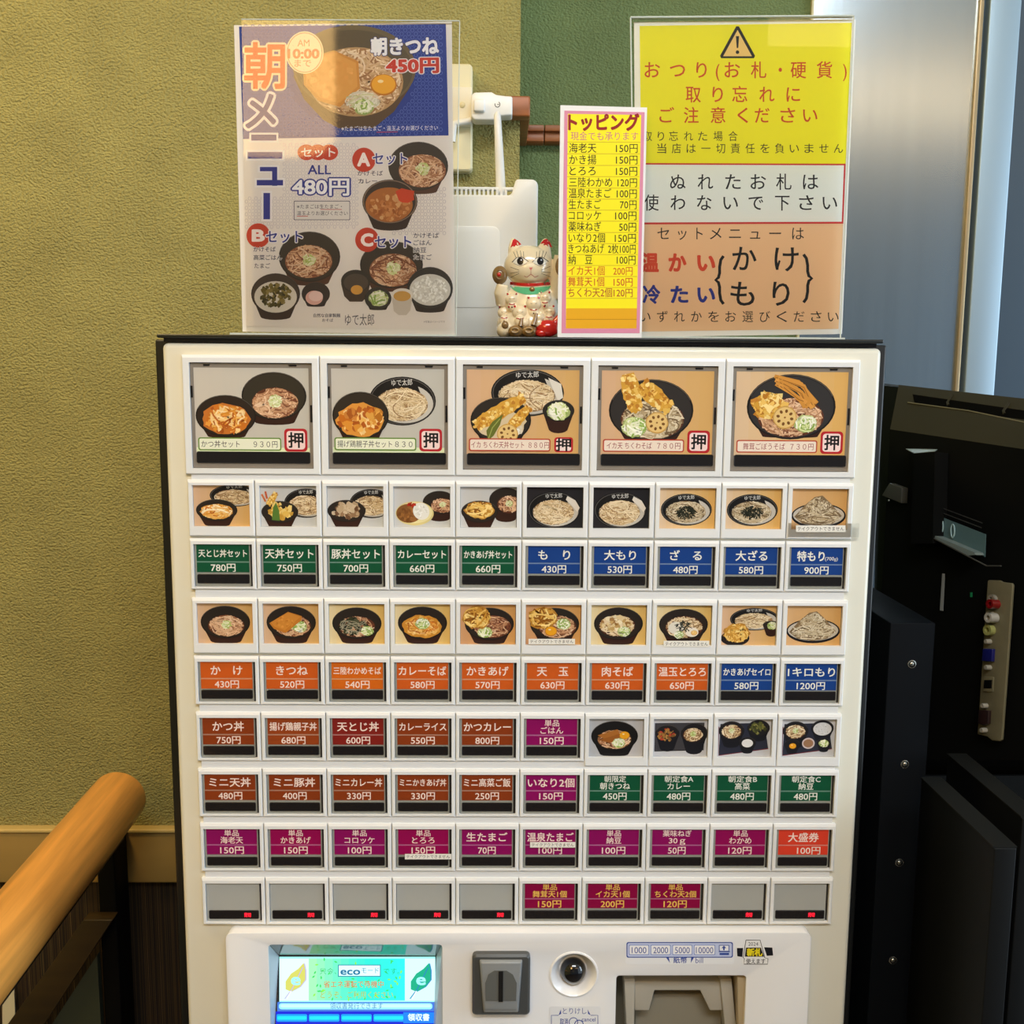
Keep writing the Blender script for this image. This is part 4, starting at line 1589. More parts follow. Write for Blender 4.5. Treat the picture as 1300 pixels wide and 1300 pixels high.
for x in (389, 403.5, 418):
    P.ell(x, 193.5, 11.3, 10, (200, 66, 44))
P.T('セット', 382.5, 425.5, 193.5, 12.5, (250, 246, 244), 0.02)
P.T('ALL', 391, 420, 215, 15.5, NV, 0.02)
P.T('480円', 371.5, 443, 237, 23, (248, 248, 250), 0.03, out=NV, ow=0.095)
P.rrect(373, 255, 444.5, 279.5, 1, (70, 66, 92))
P.rrect(373.8, 255.8, 443.7, 278.7, 1, (224, 220, 216))
P.T('※たまごは生たまご・', 377, 434, 262.3, 5.6, (56, 50, 70), 0.0)
P.T('温玉よりお選びください', 377, 441.5, 270.8, 5.6, (56, 50, 70), 0.0)
P.line([(407, 266), (434, 266)], 0.8, (190, 60, 60))
P.line([(377, 274.6), (391, 274.6)], 0.8, (190, 60, 60))


def soba_bowl(cx, cy, rx, ry, nx, ny, nrx, nry, n=80):
    bowl(P, cx, cy, rx, ry, 0.35, rim=(52, 44, 38), inner=(62, 54, 46), body=(84, 54, 40))
    soba(P, nx, ny, nrx, nry, SOBA + [(222, 190, 158)], n, 1.5, (150, 96, 66))


soba_bowl(531, 211, 38, 31, 536, 217, 30, 21)
bowl(P, 495, 256, 35, 28, 0.55, rim=(44, 36, 32), inner=(60, 48, 40), body=(56, 42, 36))
P.ring(495, 256, 34, 27.4, 1.2, (132, 112, 96), 40)
P.ell(494, 260, 30, 22, (176, 108, 52))
blobs(P, 494, 262, 27, 18, [(190, 122, 62), (206, 144, 84), (164, 98, 46), (214, 166, 110)], 90, 3.2)
rough_ell(P, 514, 249, 12, 10, (206, 70, 36), 0.25, 10)
P.ell(462, 203, 14.8, 15.5, (200, 66, 44))
P.T('A', 454.5, 469, 202, 21, (250, 244, 240), 0.05)
P.T('セット', 473.5, 517, 201.5, 15.5, NV, 0.02, out=(240, 238, 240), ow=0.09)
KK = (48, 46, 74)
P.T('かけそば', 454, 486, 220, 6.6, KK, 0.01)
P.T('カレー', 455, 479, 230, 6.6, KK, 0.01)
soba_bowl(393, 326, 39, 32, 392, 332, 30, 21)
bowl(P, 350, 373, 31, 26, 0.5, rim=(56, 44, 40), inner=(72, 60, 52), body=(58, 44, 40))
P.ell(350, 377, 27, 20, (222, 216, 204))
blobs(P, 350, 375, 23, 16, [(82, 74, 30), (112, 98, 44), (58, 52, 24), (140, 124, 66)], 110, 2.6)
bowl(P, 401, 373, 18, 15, 0.3, rim=(48, 40, 38), inner=(60, 50, 46), body=(52, 40, 38))
P.ell(399, 378, 11, 9, (226, 178, 166))
P.ell(401, 376, 9, 6.5, (238, 208, 202))
P.ell(328, 299, 15, 15.5, (200, 66, 44))
P.T('B', 321, 335, 298.5, 19, (250, 244, 240), 0.05)
P.T('セット', 338, 384, 300.5, 16, NV, 0.02, out=(240, 238, 240), ow=0.09)
P.T('かけそば', 322, 350, 316.5, 6.6, KK, 0.01, out=(230, 226, 222))
P.T('高菜ごはん', 322, 358, 327, 6.6, KK, 0.01, out=(230, 226, 222))
P.T('たまご', 323, 343, 337.5, 6.6, KK, 0.01)
soba_bowl(497, 336, 40, 30, 499, 343, 30, 21)
bowl(P, 546, 366, 29, 27, 0.35, rim=(48, 44, 42), inner=(58, 54, 50), body=(54, 46, 42))
P.ell(546, 368, 26, 20, (216, 214, 206))
blobs(P, 546, 368, 24, 18, [(236, 236, 230), (206, 204, 196), (246, 246, 242)], 160, 1.8)
P.poly([(433, 360), (437, 376), (444, 383), (460, 383), (467, 376), (470, 360)], (72, 58, 48))
P.ell(451.5, 357, 18.5, 14.5, (58, 52, 46))
P.ell(452, 359, 15.5, 11.5, (84, 74, 64))
P.ell(453, 368, 7.5, 6, (220, 164, 74))
bowl(P, 480, 379, 17, 14.5, 0.2, rim=(44, 40, 38), inner=(60, 56, 50), body=(50, 42, 38))
negi(P, 481, 379, 12.5, 50)
P.poly([(497, 374), (500, 395), (506, 400), (516, 400), (521, 394), (524, 374)], (206, 198, 186))
P.ell(510.5, 374, 13.5, 8, (232, 226, 216))
P.ell(510.5, 376, 11, 6.5, (206, 160, 84))
P.T('C', 460, 474, 305, 20, (250, 244, 240), 0.05)
P.ell(466, 304.5, 15, 15.5, (200, 66, 44))
P.T('C', 459, 473, 304, 20, (250, 244, 240), 0.05)
P.T('セット', 476, 522, 307, 16, NV, 0.02, out=(240, 238, 240), ow=0.09)
for i_, (t_, x_) in enumerate((('かけそば', 557), ('ごはん', 548), ('納豆', 541), ('たまご', 548))):
    P.T(t_, 525, x_, 299 + 9.2 * i_, 7, KK, 0.01, out=(230, 226, 222))
P.T('自然な自家製麺', 398, 432, 400.5, 4.6, KK, 0.02)
P.T('おそば', 409, 423, 406.5, 4.2, KK, 0.01)
P.T('ゆで太郎', 438, 475, 406, 15, (66, 62, 70), -0.012)
P.T('※写真はイメージです', 538, 565, 408.5, 2.8, (110, 104, 104), 0.0)
P.build('printed_menu', umap(YS), M_PPOST, ps, lift=0.0002)
# clear sleeve in front
ys = YS - 0.0025
sq = [U(306.5, 24.5, ys), U(583.5, 26.5, ys), U(579, 424.5, ys), U(313, 423, ys)]
for v in sq[2:]:
    v.z = TOP + 0.0006
MB().add(sq, [(0, 1, 2, 3)]).build('clear_sleeve', M_SLEEVE, ps)
m = MB()
m.tube([sq[0], sq[1]], 0.0005, 6)
m.tube([sq[1], sq[2]], 0.0004, 6)
m.build('sleeve_edge', M_EDGE, ps)
m = MB()
fa, fb = U(560, 418, ys - 0.001), U(579, 423, ys - 0.001)
e0 = U(294, 421.5, 0.01)
m.box(e0.x, fb.x, 0.004, 0.03, TOP, TOP + 0.0016)
m.build('sleeve_foot', M_EDGE, ps)

# change notice in acrylic stand
YN = 0.022
NB = Vector((U(940, 425, YN).x, YN + 0.01, TOP))
ns = thing('change_notice', 'large yellow, white and tan notice with warning triangle in acrylic stand at the right end', 'notice', NB)
q = [(805, 28), (1086.4, 24.5), (1069, 424), (808, 428)]
qs = [U(a, b, YN) for a, b in q]
m = MB()
m.prism(qs, (0, 0.0012, 0))
m.build('paper_sheet', mat('notice_paper', (234, 236, 232), 0.5), ns)
P = Print(3e-6)
YW = (236, 230, 22)
P.poly([(812, 33), (1081.5, 29), (1073.5, 209), (814, 208)], YW)
P.poly([(812, 207), (1073.5, 208), (1070.5, 284), (812, 285)], (196, 44, 44))
P.poly([(812, 209), (1071.3, 210), (1068.5, 281.5), (812, 282.5)], (228, 234, 228))
P.poly([(812, 285), (1070.3, 284), (1064.5, 417.5), (812, 421)], (234, 196, 152))
RDD, KB = (198, 66, 22), (14, 12, 14)
P.poly([(934.5, 33.5), (938, 33.5), (958.5, 71), (957, 74), (915.5, 74), (914, 71)], KB)
P.poly([(936.3, 38), (954.5, 71.5), (918, 71.5)], (238, 202, 122))
P.poly([(934.2, 46), (938.2, 46), (937.2, 61), (935.2, 61)], KB)
P.ell(936.2, 66.3, 2.3, 2.3, KB, 14)
for txt, xs_, yc, h in (
        (('お', 'つ', 'り', '(', 'お', '札', '・', '硬', '貨', ')'), (828, 860, 890.5, 911, 929.5, 963, 990.5, 1013.5, 1046.5, 1072.5), 89, 21.5),
        (('取', 'り', '忘', 'れ', 'に'), (880, 911, 939, 973.5, 1007), 120, 21),
        (('ご', '注', '意', 'く', 'だ', 'さ', 'い'), (846.5, 877.5, 911.5, 943, 967.5, 1000, 1028.5), 146.5, 20.5)):
    for ch, x in zip(txt, xs_):
        wd = {'(': 4.5, ')': 4.5, '・': 4, 'り': 13, 'つ': 19, 'く': 13, 'い': 18, 'に': 17}.get(ch, h * 0.9)
        P.T(ch, x - wd / 2, x + wd / 2, yc, h, RDD, 0.008)
for ch, x in zip('取り忘れた場合', (822, 839, 855, 874, 892, 911.5, 930.5)):
    wd = 8 if ch == 'り' else 11.5
    P.T(ch, x - wd / 2, x + wd / 2, 173, 12.8, KB, 0.0)
for i_, ch in enumerate('当店は一切責任を負いません'):
    x = 840 + i_ * 18.7
    P.T(ch, x - 5.8, x + 5.8, 188.5, 12.8, KB, 0.0)
for ch, x in zip('ぬれたお札は', (860.5, 895.5, 930.5, 962.5, 995, 1029)):
    P.T(ch, x - 9.7, x + 9.7, 231, 21, KB, 0.006)
for ch, x in zip('使わないで下さい', (827, 860.5, 894, 927.5, 959.5, 993, 1023.5, 1053.5)):
    P.T(ch, x - 9.2, x + 9.2, 257.5, 20.5, KB, 0.006)
for ch, x in zip('セットメニューは', (842, 866, 888, 908.5, 933, 958.5, 984, 1013)):
    wd = {'ッ': 11, 'ト': 8, 'ュ': 13, 'は': 15}.get(ch, 15)
    P.T(ch, x - wd / 2, x + wd / 2, 296.5, 17, KB, 0.0)
for ch, x in zip('温かい', (825, 860, 896.5)):
    P.T(ch, x - 10.5, x + 10.5, 333.5, 24, (206, 70, 40), 0.045)
for ch, x in zip('冷たい', (827, 862.5, 896.5)):
    P.T(ch, x - 10.5, x + 10.5, 374, 23, (34, 48, 140), 0.035)
for ch, x, y in (('か', 945, 328.5), ('け', 998.5, 329), ('も', 942.5, 373), ('り', 991.5, 373)):
    wd = 30 if ch != 'り' else 21
    P.T(ch, x - wd / 2, x + wd / 2, y, 33, KB, 0.012)


def brace(x0, x1, y0, y1, col):
    ym = (y0 + y1) / 2
    xm = (x0 + x1) / 2
    pts_ = [(x1, y0), (xm + (x1 - xm) * 0.3, y0 + 5), (xm, y0 + 14), (xm, ym - 9), (xm + (x0 - xm) * 0.3, ym - 3), (x0, ym),
            (xm + (x0 - xm) * 0.3, ym + 3), (xm, ym + 9), (xm, y1 - 14), (xm + (x1 - xm) * 0.3, y1 - 5), (x1, y1)]
    P.line(pts_, 3.8, col)


brace(908.5, 918.5, 325, 386, KB)
brace(1030.5, 1020, 323, 384, KB)
for i_, ch in enumerate('いずれかをお選びください'):
    x = 819 + i_ * 21.7
    P.T(ch, x - 6.8, x + 6.8, 402, 14.8, KB, 0.0)
P.build('printed_notice', umap(YN), M_PPOST, ns, lift=0.0002)
yn = YN - 0.0035
sq = [U(800.5, 22, yn), U(1084, 20, yn), U(1067, 428, yn), U(806, 430, yn)]
for v in sq[2:]:
    v.z = TOP + 0.0004
MB().add(sq, [(0, 1, 2, 3)]).build('acrylic_front', M_CLEAR, ns)
m = MB()
top_b = [v + Vector((0, 0.006, 0)) for v in sq]
m.tube([sq[0], sq[1]], 0.0008, 6)
m.tube([sq[0], sq[3]], 0.0006, 6)
m.tube([sq[1], sq[2]], 0.0006, 6)
m.add([sq[0], sq[1], top_b[1], top_b[0]], [(0, 1, 2, 3)])
m.build('acrylic_edge', M_EDGE, ns)
MB().box(sq[3].x, sq[2].x, yn - 0.012, YN + 0.03, TOP, TOP + 0.0016).build('acrylic_foot', M_EDGE, ns)

# toppings price sign
YT = 0.004
TB = Vector((U(761, 431, YT).x, YT, TOP))
ts = thing('toppings_sign', 'narrow pink-bordered yellow toppings price list standing in front of the large notice', 'price sign', TB)
q = [(711.5, 133.5), (821.5, 136.5), (814.5, 430.5), (707.8, 430.8)]
qs = [U(a, b, YT) for a, b in q]
for v in qs[2:]:
    v.z = TOP
MB().prism(qs, (0, 0.002, 0)).build('sign_board', mat('sign_white_card', (240, 240, 242), 0.4), ts)
P = Print(3e-6)
PK, Y2 = (220, 142, 172), (250, 236, 24)
P.poly([(716.5, 140.5), (818.3, 142.5), (812, 423), (712.8, 423)], PK)
P.poly([(720.8, 144.5), (814, 146), (808, 417), (718.3, 417)], Y2)
P.poly([(718.8, 391.5), (808.6, 391.5), (808, 417), (718.3, 417)], (232, 172, 26))
P.line([(718.5, 405.5), (808.3, 405.5)], 0.9, (196, 136, 20))
DR = (150, 24, 24)
P.T('トッピング', 722, 811, 155.5, 21, DR, 0.045)
P.T('現金でも承ります', 724.5, 810, 173, 11, (196, 96, 132), 0.0)
LL = (206, 180, 30)
IT = [('海老天', 722.5, 757, '150円', 782, 188), ('かき揚', 722.5, 757, '150円', 782, 202.7), ('とろろ', 723, 756, '150円', 782, 217),
      ('三陸わかめ', 722.5, 777, '120円', 784, 231.5), ('温泉たまご', 722, 776, '100円', 783, 245.5), ('生たまご', 722, 763, '70円', 787, 259.5),
      ('コロッケ', 722, 763, '100円', 781, 273.5), ('薬味ねぎ', 721.8, 763, '50円', 786, 287.8), ('いなり2個', 721.8, 768, '150円', 780.5, 302),
      ('きつねあげ', 721.5, 767, '2枚100円', 772, 315.8), ('納　豆', 721.5, 752, '100円', 783, 329.7)]
for i_, (a, x0_, x1_, b, x2_, yc) in enumerate(IT):
    xe = 810 - i_ * 0.27
    P.T(a, x0_, x1_, yc, 12.4, (26, 24, 8), 0.006)
    P.T(b, x2_, xe - 0.5, yc + 0.3, 12, (26, 24, 8), 0.006)
    P.line([(720, yc + 7.4), (812 - i_ * .3, yc + 7.4)], 0.8, LL)
P.line([(720, 180.5), (813, 180.8)], 0.8, LL)
for a, x1_, b, x2_, yc, col_ in (('イカ天1個', 767.5, '200円', 778.5, 343.8, (206, 86, 30)), ('舞茸天1個', 767, '150円', 779, 357.8, (200, 60, 40)), ('ちくわ天2個', 777, '120円', 779, 371.5, (176, 66, 44))):
    P.T(a, 721.3, x1_, yc, 12, col_, 0.006)
    P.T(b, x2_, 803, yc + 0.3, 11.5, col_, 0.006)
    P.line([(719, yc + 7.3), (808.8, yc + 7.3)], 0.8, LL)
P.build('printed_prices', umap(YT), M_PPOST, ts, lift=0.0002)

# ------------------------------------------------------------------ white router
YR = 0.10
MRT = mat('router_white', (232, 234, 232), 0.35, coat=0.15)
r0 = U(683, 427, YR)
rt = thing('wireless_router', 'upright white router box with comb-like vent edge and one antenna, behind the beckoning cat', 'router', Vector((r0.x - 0.05, YR + 0.02, TOP)))
xl_, xr_ = U(520, 300, YR).x, U(682.5, 300, YR).x
xn = U(652, 240, YR).x
zt_, zn_ = U(660, 227, YR).z, U(620, 247, YR).z
m = MB()
pp = [Vector((xl_, YR, TOP)), Vector((xr_, YR, TOP))]
for k in range(6):
    t = math.radians(k * 18)
    pp.append(Vector((xr_ - 0.006 + 0.006 * math.cos(t), YR, zt_ - 0.006 + 0.006 * math.sin(t))))
pp += [Vector((xn + 0.002, YR, zt_)), Vector((xn - 0.002, YR, zn_)), Vector((xl_, YR, zn_))]
m.prism(pp, (0, 0.032, 0))
m.build('case', MRT, rt, bevel=0.0025)
m = MB()
n = 22
for k in range(n):
    a = xl_ + 0.002 + (xn - xl_ - 0.006) * k / n
    m.box(a, a + 0.0021, YR + 0.003, YR + 0.028, zn_ - 0.001, zn_ + 0.0062)
v_ = m.build('vent_comb', MRT, rt)
v_['label'] = 'row of small vent fins'
MB().box(xl_, xn + 0.0005, YR + 0.012, YR + 0.020, zn_ + 0.0062, zn_ + 0.0088).build('top_bar', MRT, rt, bevel=0.0006)
e = MB()
b0, b1 = U(577, 287, YR), U(634, 391, YR)
fr = rr_pts(b0.x - 0.02, b1.x, b1.z, b0.z, 0.007, YR - 0.0005)
e.loft(fr, [p + Vector((0, 0.002, 0)) for p in fr])
e.build('front_badge_plate', MRT, rt, bevel=0.0004)
aa, ab = U(631.5, 143, YR + 0.016), U(636, 245, YR + 0.016)
aa = aa - Vector((0, 0, 0.002))
MB().tube([aa + Vector((0, 0, 0.003)), aa, (aa + ab) / 2, ab, ab - Vector((0, 0, 0.008))], [0.0012, 0.0032, 0.0040, 0.0046, 0.0050], 20).build('antenna', MRT, rt, smooth=True)

# ------------------------------------------------------------------ wall bracket with swivel clamp
MIV = mat('ivory_plastic', (222, 214, 176), 0.4)
YB = WY - 0.02
wb0, wb1 = U(530, 80, YB), U(599.5, 217, YB)
wb = thing('wall_bracket', 'ivory wall bracket with white swivel clamp between poster and corner moulding', 'bracket', Vector((wb0.x, WY, wb1.z)))
slab(wb0.x, wb1.x, wb1.z, wb0.z, 0.005, YB, WY - 0.0005, 0.002).build('base_plate', MIV, wb, smooth=True)
w0, w1 = U(530, 110, YB - 0.006), U(599, 160, YB - 0.006)
slab(w0.x, w1.x, w1.z, w0.z, 0.002, YB - 0.008, YB + 0.001, 0.001).build('mounting_block', mat('off_white_plastic', (230, 224, 202), 0.4), wb)
h_ = U(587, 133, YB - 0.0085)
MB().lathe(h_, (0, -1, 0), [(0, 0.0012), (0.0022, 0.0012), (0.0034, 0.0004), (0.0034, -0.001)], 20).build('screw', MIV, wb, smooth=True)
cl = [(598, 121), (602, 117), (624, 116.5), (630, 120), (642, 121.5), (650.5, 122), (650.5, 146), (642, 146.5), (634, 147), (628, 152), (602, 152), (598, 148)]
MB().prism([U(a, b, YB - 0.03) for a, b in cl], (0, 0.026, 0)).build('swivel_clamp', mat('clamp_white', (240, 240, 236), 0.35), wb, bevel=0.002)
a_, b_ = U(601, 125, YB - 0.036), U(615.5, 141, YB - 0.036)
MB().box(a_.x, b_.x, YB - 0.036, YB - 0.028, b_.z, a_.z).build('hinge_knuckle', mat('clamp_white_b', (236, 236, 232), 0.35), wb, bevel=0.002)
MB().tube([U(598, 153, YB - 0.012), U(577, 157, YB - 0.012), U(574, 180, YB - 0.012)], 0.004, 12).build('cable', MRT, wb, smooth=True)
P = Print(5e-6)
P.ring(631.5, 132.5, 3.6, 4.0, 0.9, (60, 60, 60), 20, -60, 200)
P.line([(631.5, 132.5), (633.5, 132.5)], 0.9, (60, 60, 60))
P.build('clamp_mark', umap(YB - 0.0302), M_PLINE, wb)

# ------------------------------------------------------------------ beckoning cat
YK = 0.055
MCAT = mat('cream_porcelain', (250, 232, 196), 0.18, coat=0.8, var=0.03, vscale=60)
kb = U(672, 430, YK)
cat = thing('lucky_cat', 'small cream ceramic beckoning cat figurine with red ears and green bib', 'figurine', Vector((kb.x, YK, TOP)))
S = (U(700, 370, YK).x - U(600, 370, YK).x) / 100      # metres per photo pixel at the figurine


def K(px, py, dy=0.0):
    p = U(px, py, YK)
    return Vector((p.x, YK + dy * S, p.z))


m = MB()
m.ball(K(671, 338), (31.5 * S, 25 * S, 26 * S), nu=32, nv=20)
m.ball(K(671, 343, -3), (28 * S, 23 * S, 19 * S), nu=32, nv=20)
m.ball(K(672, 352, -14), (13 * S, 9 * S, 8.5 * S), nu=24, nv=14)
m.ball(K(673, 392, 0), (36 * S, 27 * S, 36 * S), nu=32, nv=20)
m.ball(K(673, 412, 0), (43 * S, 32 * S, 24 * S), nu=32, nv=20)
for sx_, px_ in ((-1, 652), (1, 692)):
    tip = K(px_ + 1.2 * sx_ * 0 + (-1.5 if sx_ < 0 else 0.5), 301.5, 2)
    base = K(px_ + (3 if sx_ < 0 else -2), 326, 0)
    m.tube([base, base.lerp(tip, 0.5), base.lerp(tip, 0.85), tip], [11 * S, 8 * S, 4 * S, 1.2 * S], 16)
# raised left arm (at the picture's left) and the other behind the price sign
m.tube([K(640, 385, -6), K(636, 372, -14), K(638, 362, -16)], [11 * S, 9 * S, 7.5 * S], 16)
m.tube([K(702, 378, -2), K(708, 350, -6), K(711, 325, -8)], [10 * S, 9 * S, 8 * S], 16)
# feet
m.ball(K(640, 420, -20), (10 * S, 14 * S, 10 * S))
m.ball(K(700, 420, -18), (12 * S, 14 * S, 11 * S))
# kittens in relief
KIT = [(640, 397, 8.5), (660, 397, 9.5), (677.5, 386, 9.5), (650, 380, 8), (692, 378, 8), (697, 396, 8.5), (666, 410, 6), (684, 403, 7)]
body_bvh_src = MB()
bm0 = evald(m.mesh('tmpbody', None, (0, 0, 0)), [('REMESH', dict(mode='VOXEL', voxel_size=1.3 * S)), ('SMOOTH', dict(factor=0.6, iterations=5))])
bv0 = BVHTree.FromPolygons([v.co for v in bm0.vertices], [p.vertices for p in bm0.polygons])


def on(bv, px, py, off=0.0):
    d = ray(px, py).normalized()
    h = bv.ray_cast(EYE, d)
    if h[0] is None:
        return K(px, py)
    return h[0] - d * off


m2 = MB()
m2.v = [tuple(v.co) for v in bm0.vertices]
m2.f = [list(p.vertices) for p in bm0.polygons]
m2.m = [0] * len(m2.f)
for x, y, r in KIT:
    c_ = on(bv0, x, y)
    m2.ball(c_, (r * S, r * 0.75 * S, r * 0.85 * S), nu=18, nv=12)
    m2.ball(on(bv0, x, y + r * 1.1), (r * 0.7 * S, r * 0.6 * S, r * 0.8 * S), nu=14, nv=10)
    for q_ in (-1, 1):
        m2.tube([on(bv0, x + q_ * r * 0.6, y - r * 0.5), on(bv0, x + q_ * r * 0.75, y - r * 1.1, 2 * S)], [2.4 * S, 0.9 * S], 8)
bm1 = evald(m2.mesh('tmpbody2', None, (0, 0, 0)), [('REMESH', dict(mode='VOXEL', voxel_size=0.55 * S)), ('SMOOTH', dict(factor=0.5, iterations=3))])
for v in bm1.vertices:
    v.co.z = max(v.co.z, TOP)
    v.co.y = v.co.y
bv1 = BVHTree.FromPolygons([v.co for v in bm1.vertices], [p.vertices for p in bm1.polygons])
vs = [Vector(v.co) - WP[cat] for v in bm1.vertices]
me = bpy.data.meshes.new('body')
me.from_pydata([tuple(v) for v in vs], [], [list(p.vertices) for p in bm1.polygons])
me.materials.append(MCAT)
me.polygons.foreach_set('use_smooth', [True] * len(me.polygons))
body = link('body', me, cat)


def kmap(off=0.35):
    def f(a):
        return np.array([tuple(on(bv1, x, y, off * S)) for x, y in a])
    return f


def densepoly(P, pts, col, n=3):
    out = []
    for i in range(len(pts)):
        a, b = pts[i], pts[(i + 1) % len(pts)]
        for k in range(n):
            out.append((a[0] + (b[0] - a[0]) * k / n, a[1] + (b[1] - a[1]) * k / n))
    cx_ = sum(p[0] for p in out) / len(out)
    cy_ = sum(p[1] for p in out) / len(out)
    N = len(out)
    v = [(cx_, cy_)]
    f = []
    L_ = 4
    for l in range(1, L_ + 1):
        for p in out:
            v.append((cx_ + (p[0] - cx_) * l / L_, cy_ + (p[1] - cy_) * l / L_))
    for i in range(N):
        f.append([0, 1 + i, 1 + (i + 1) % N])
    for l in range(L_ - 1):
        for i in range(N):
            a, b = 1 + l * N + i, 1 + l * N + (i + 1) % N
            f.append([a, b, b + N, a + N])
    P.raw(v, f, col)


MK = print_mat('cat_glaze', 0.2, coat=0.7)


def cat_part(name, fn, off=0.35):
    P = Print(1.2e-5)
    fn(P)
    return P.build(name, kmap(off), MK, cat)


def elp(cx, cy, rx, ry, n=12, rot=0):
    return [(cx + rx * math.cos(6.2832 * i / n) * math.cos(rot) - ry * math.sin(6.2832 * i / n) * math.sin(rot),
             cy + rx * math.cos(6.2832 * i / n) * math.sin(rot) + ry * math.sin(6.2832 * i / n) * math.cos(rot)) for i in range(n)]


def seg(P, pts, w, col, k=5):
    out = []
    for i in range(len(pts) - 1):
        for j in range(k):
            out.append((pts[i][0] + (pts[i + 1][0] - pts[i][0]) * j / k, pts[i][1] + (pts[i + 1][1] - pts[i][1]) * j / k))
    out.append(pts[-1])
    P.line(out, w, col)


cat_part('ear_lining', lambda P: densepoly(P, [(648, 314.5), (651, 305), (653.5, 303), (658, 306), (662, 310.5)], (204, 30, 34)))
cat_part('ear_lining', lambda P: densepoly(P, [(685, 310), (690, 304.5), (694, 303), (698, 307), (701, 314)], (204, 30, 34)))


def eye(cx, s):
    def f(P):
        densepoly(P, [(cx - 10, 332.5), (cx - 5, 327.4), (cx + 2, 326.4), (cx + 10, 331.5), (cx + 5, 336), (cx - 4, 337)], (244, 240, 226))
        densepoly(P, elp(cx, 331.6, 4.3, 4.9), (30, 30, 40))
        densepoly(P, elp(cx + 1.2, 330, 0.9, 1.0, 8), (236, 240, 250), 1)
        seg(P, [(cx - 10.5, 333), (cx - 5, 327.2), (cx + 2, 326.2), (cx + 10.5, 332)], 0.8, (52, 44, 40))
        seg(P, [(cx - 8, 334.5), (cx, 337.8), (cx + 8, 334.5)], 0.45, (110, 92, 72))
        for a, b in ((-5, -7.5), (-2, -3.5), (1.5, 0.5), (4.5, 2)):
            seg(P, [(cx + a, 327.8), (cx + a * 1.35 + s * 2.0, 317.5 + abs(a) * 0.4)], 0.5, (60, 52, 46))
    return f


cat_part('eye', eye(660.5, -1))
cat_part('eye', eye(686, 1))


def face(P):
    densepoly(P, [(671.5, 339.5), (676.5, 339.5), (674, 343.5)], (226, 128, 122))
    seg(P, [(674, 343), (674, 348)], 0.6, (190, 110, 100))
    seg(P, [(665.5, 350.5), (669, 352), (674, 348), (679, 352), (683.5, 350)], 0.7, (206, 120, 110))
    for y0, y1 in ((342, 339), (346, 347), (350, 352.5)):
        seg(P, [(659, (y0 + 344) / 2), (648, y1)], 0.5, (120, 100, 80))
        seg(P, [(687, (y0 + 344) / 2), (699, y1 - 1)], 0.5, (120, 100, 80))


cat_part('muzzle_paint', face)


def collar(P):
    v = []
    for i in range(26):
        t = i / 25
        x = 647.5 + 51 * t
        v.append((x, 359.5 + 2.0 * math.sin(math.pi * t)))
    P.line(v, 3.8, (190, 28, 24))


cat_part('collar', collar, 1.2)


def bib(P):
    up = [(648 + 51 * i / 20, 363 + 1.8 * math.sin(math.pi * i / 20)) for i in range(21)]
    lo = [(699 - 51 * i / 20, 364 + 10 * math.sin(math.pi * i / 20) ** 0.6) for i in range(21)]
    v, f = [], []
    for i in range(21):
        a, b = up[i], lo[20 - i]
        for k in range(4):
            v.append((a[0] + (b[0] - a[0]) * k / 3, a[1] + (b[1] - a[1]) * k / 3))
    for i in range(20):
        for k in range(3):
            q_ = i * 4 + k
            f.append([q_, q_ + 1, q_ + 5, q_ + 4])
    P.raw(v, f, (96, 190, 136))


cat_part('bib', bib, 0.9)
bl_ = on(bv1, 675.5, 367.5)
MB().ball(bl_ - Vector((0, 0.0008, 0)), (3.6 * S, 2.6 * S, 3.3 * S)).build('bell', mat('bronze_glaze', (150, 122, 74), 0.25, metal=0.5), cat, smooth=True)
MOL = mat('olive_brown_glaze', (136, 104, 58), 0.25, coat=0.6)
MRD = mat('red_glaze', (206, 34, 28), 0.2, coat=0.8)
pc = K(634.5, 351, -18)
m = MB()
m.ball(pc, (9.5 * S, 8 * S, 11.5 * S), nu=24, nv=16)
m.build('raised_paw', MOL, cat, smooth=True)
m = MB()
ringp = [pc + Vector((5.2 * S * math.cos(i * 6.2832 / 20), -7.2 * S + 0.2 * S, 5.4 * S * math.sin(i * 6.2832 / 20))) for i in range(21)]
m.tube(ringp, 1.1 * S, 8)
m.build('paw_ring', MOL, cat, smooth=True)
MB().ball(pc + Vector((-1 * S, -7.4 * S, 0)), (2.6 * S, 1.6 * S, 2.6 * S)).build('paw_pad', MRD, cat, smooth=True)
m = MB()
m.ball(K(711, 340, -16), (7 * S, 7 * S, 12 * S))
m.build('raised_paw', MOL, cat, smooth=True)
m = MB()
m.ball(K(654, 422, -36), (9.5 * S, 6 * S, 7.2 * S), nu=20, nv=12)
m.ball(K(670, 422, -36), (9.5 * S, 6 * S, 7.2 * S), nu=20, nv=12)
m.tube([K(660, 416, -36), K(661.5, 406, -34)], [3.6 * S, 2.0 * S], 12)
m.tube([K(676, 415, -36), K(680, 400, -32)], [3.8 * S, 2.2 * S], 12)
m.build('carved_base_figures', MOL, cat, smooth=True)
m = MB()
for cx_ in (653, 670):
    rp = [K(cx_, 421, -42.5) + Vector((4.6 * S * math.cos(i * 6.2832 / 18), 0, 2.8 * S * math.sin(i * 6.2832 / 18))) for i in range(19)]
    m.tube(rp, 1.3 * S, 8)
m.build('carved_rims', mat('olive_light_glaze', (160, 128, 76), 0.25, coat=0.5), cat, smooth=True)
MB().ball(K(641, 414, -33), (4.4 * S, 3 * S, 4.8 * S)).build('paw_charm', MOL, cat, smooth=True)
m = MB()
m.ball(K(694, 418, -30), (15 * S, 8 * S, 10.5 * S), nu=24, nv=14)
m.ball(K(686, 424, -32), (8 * S, 5 * S, 5 * S))
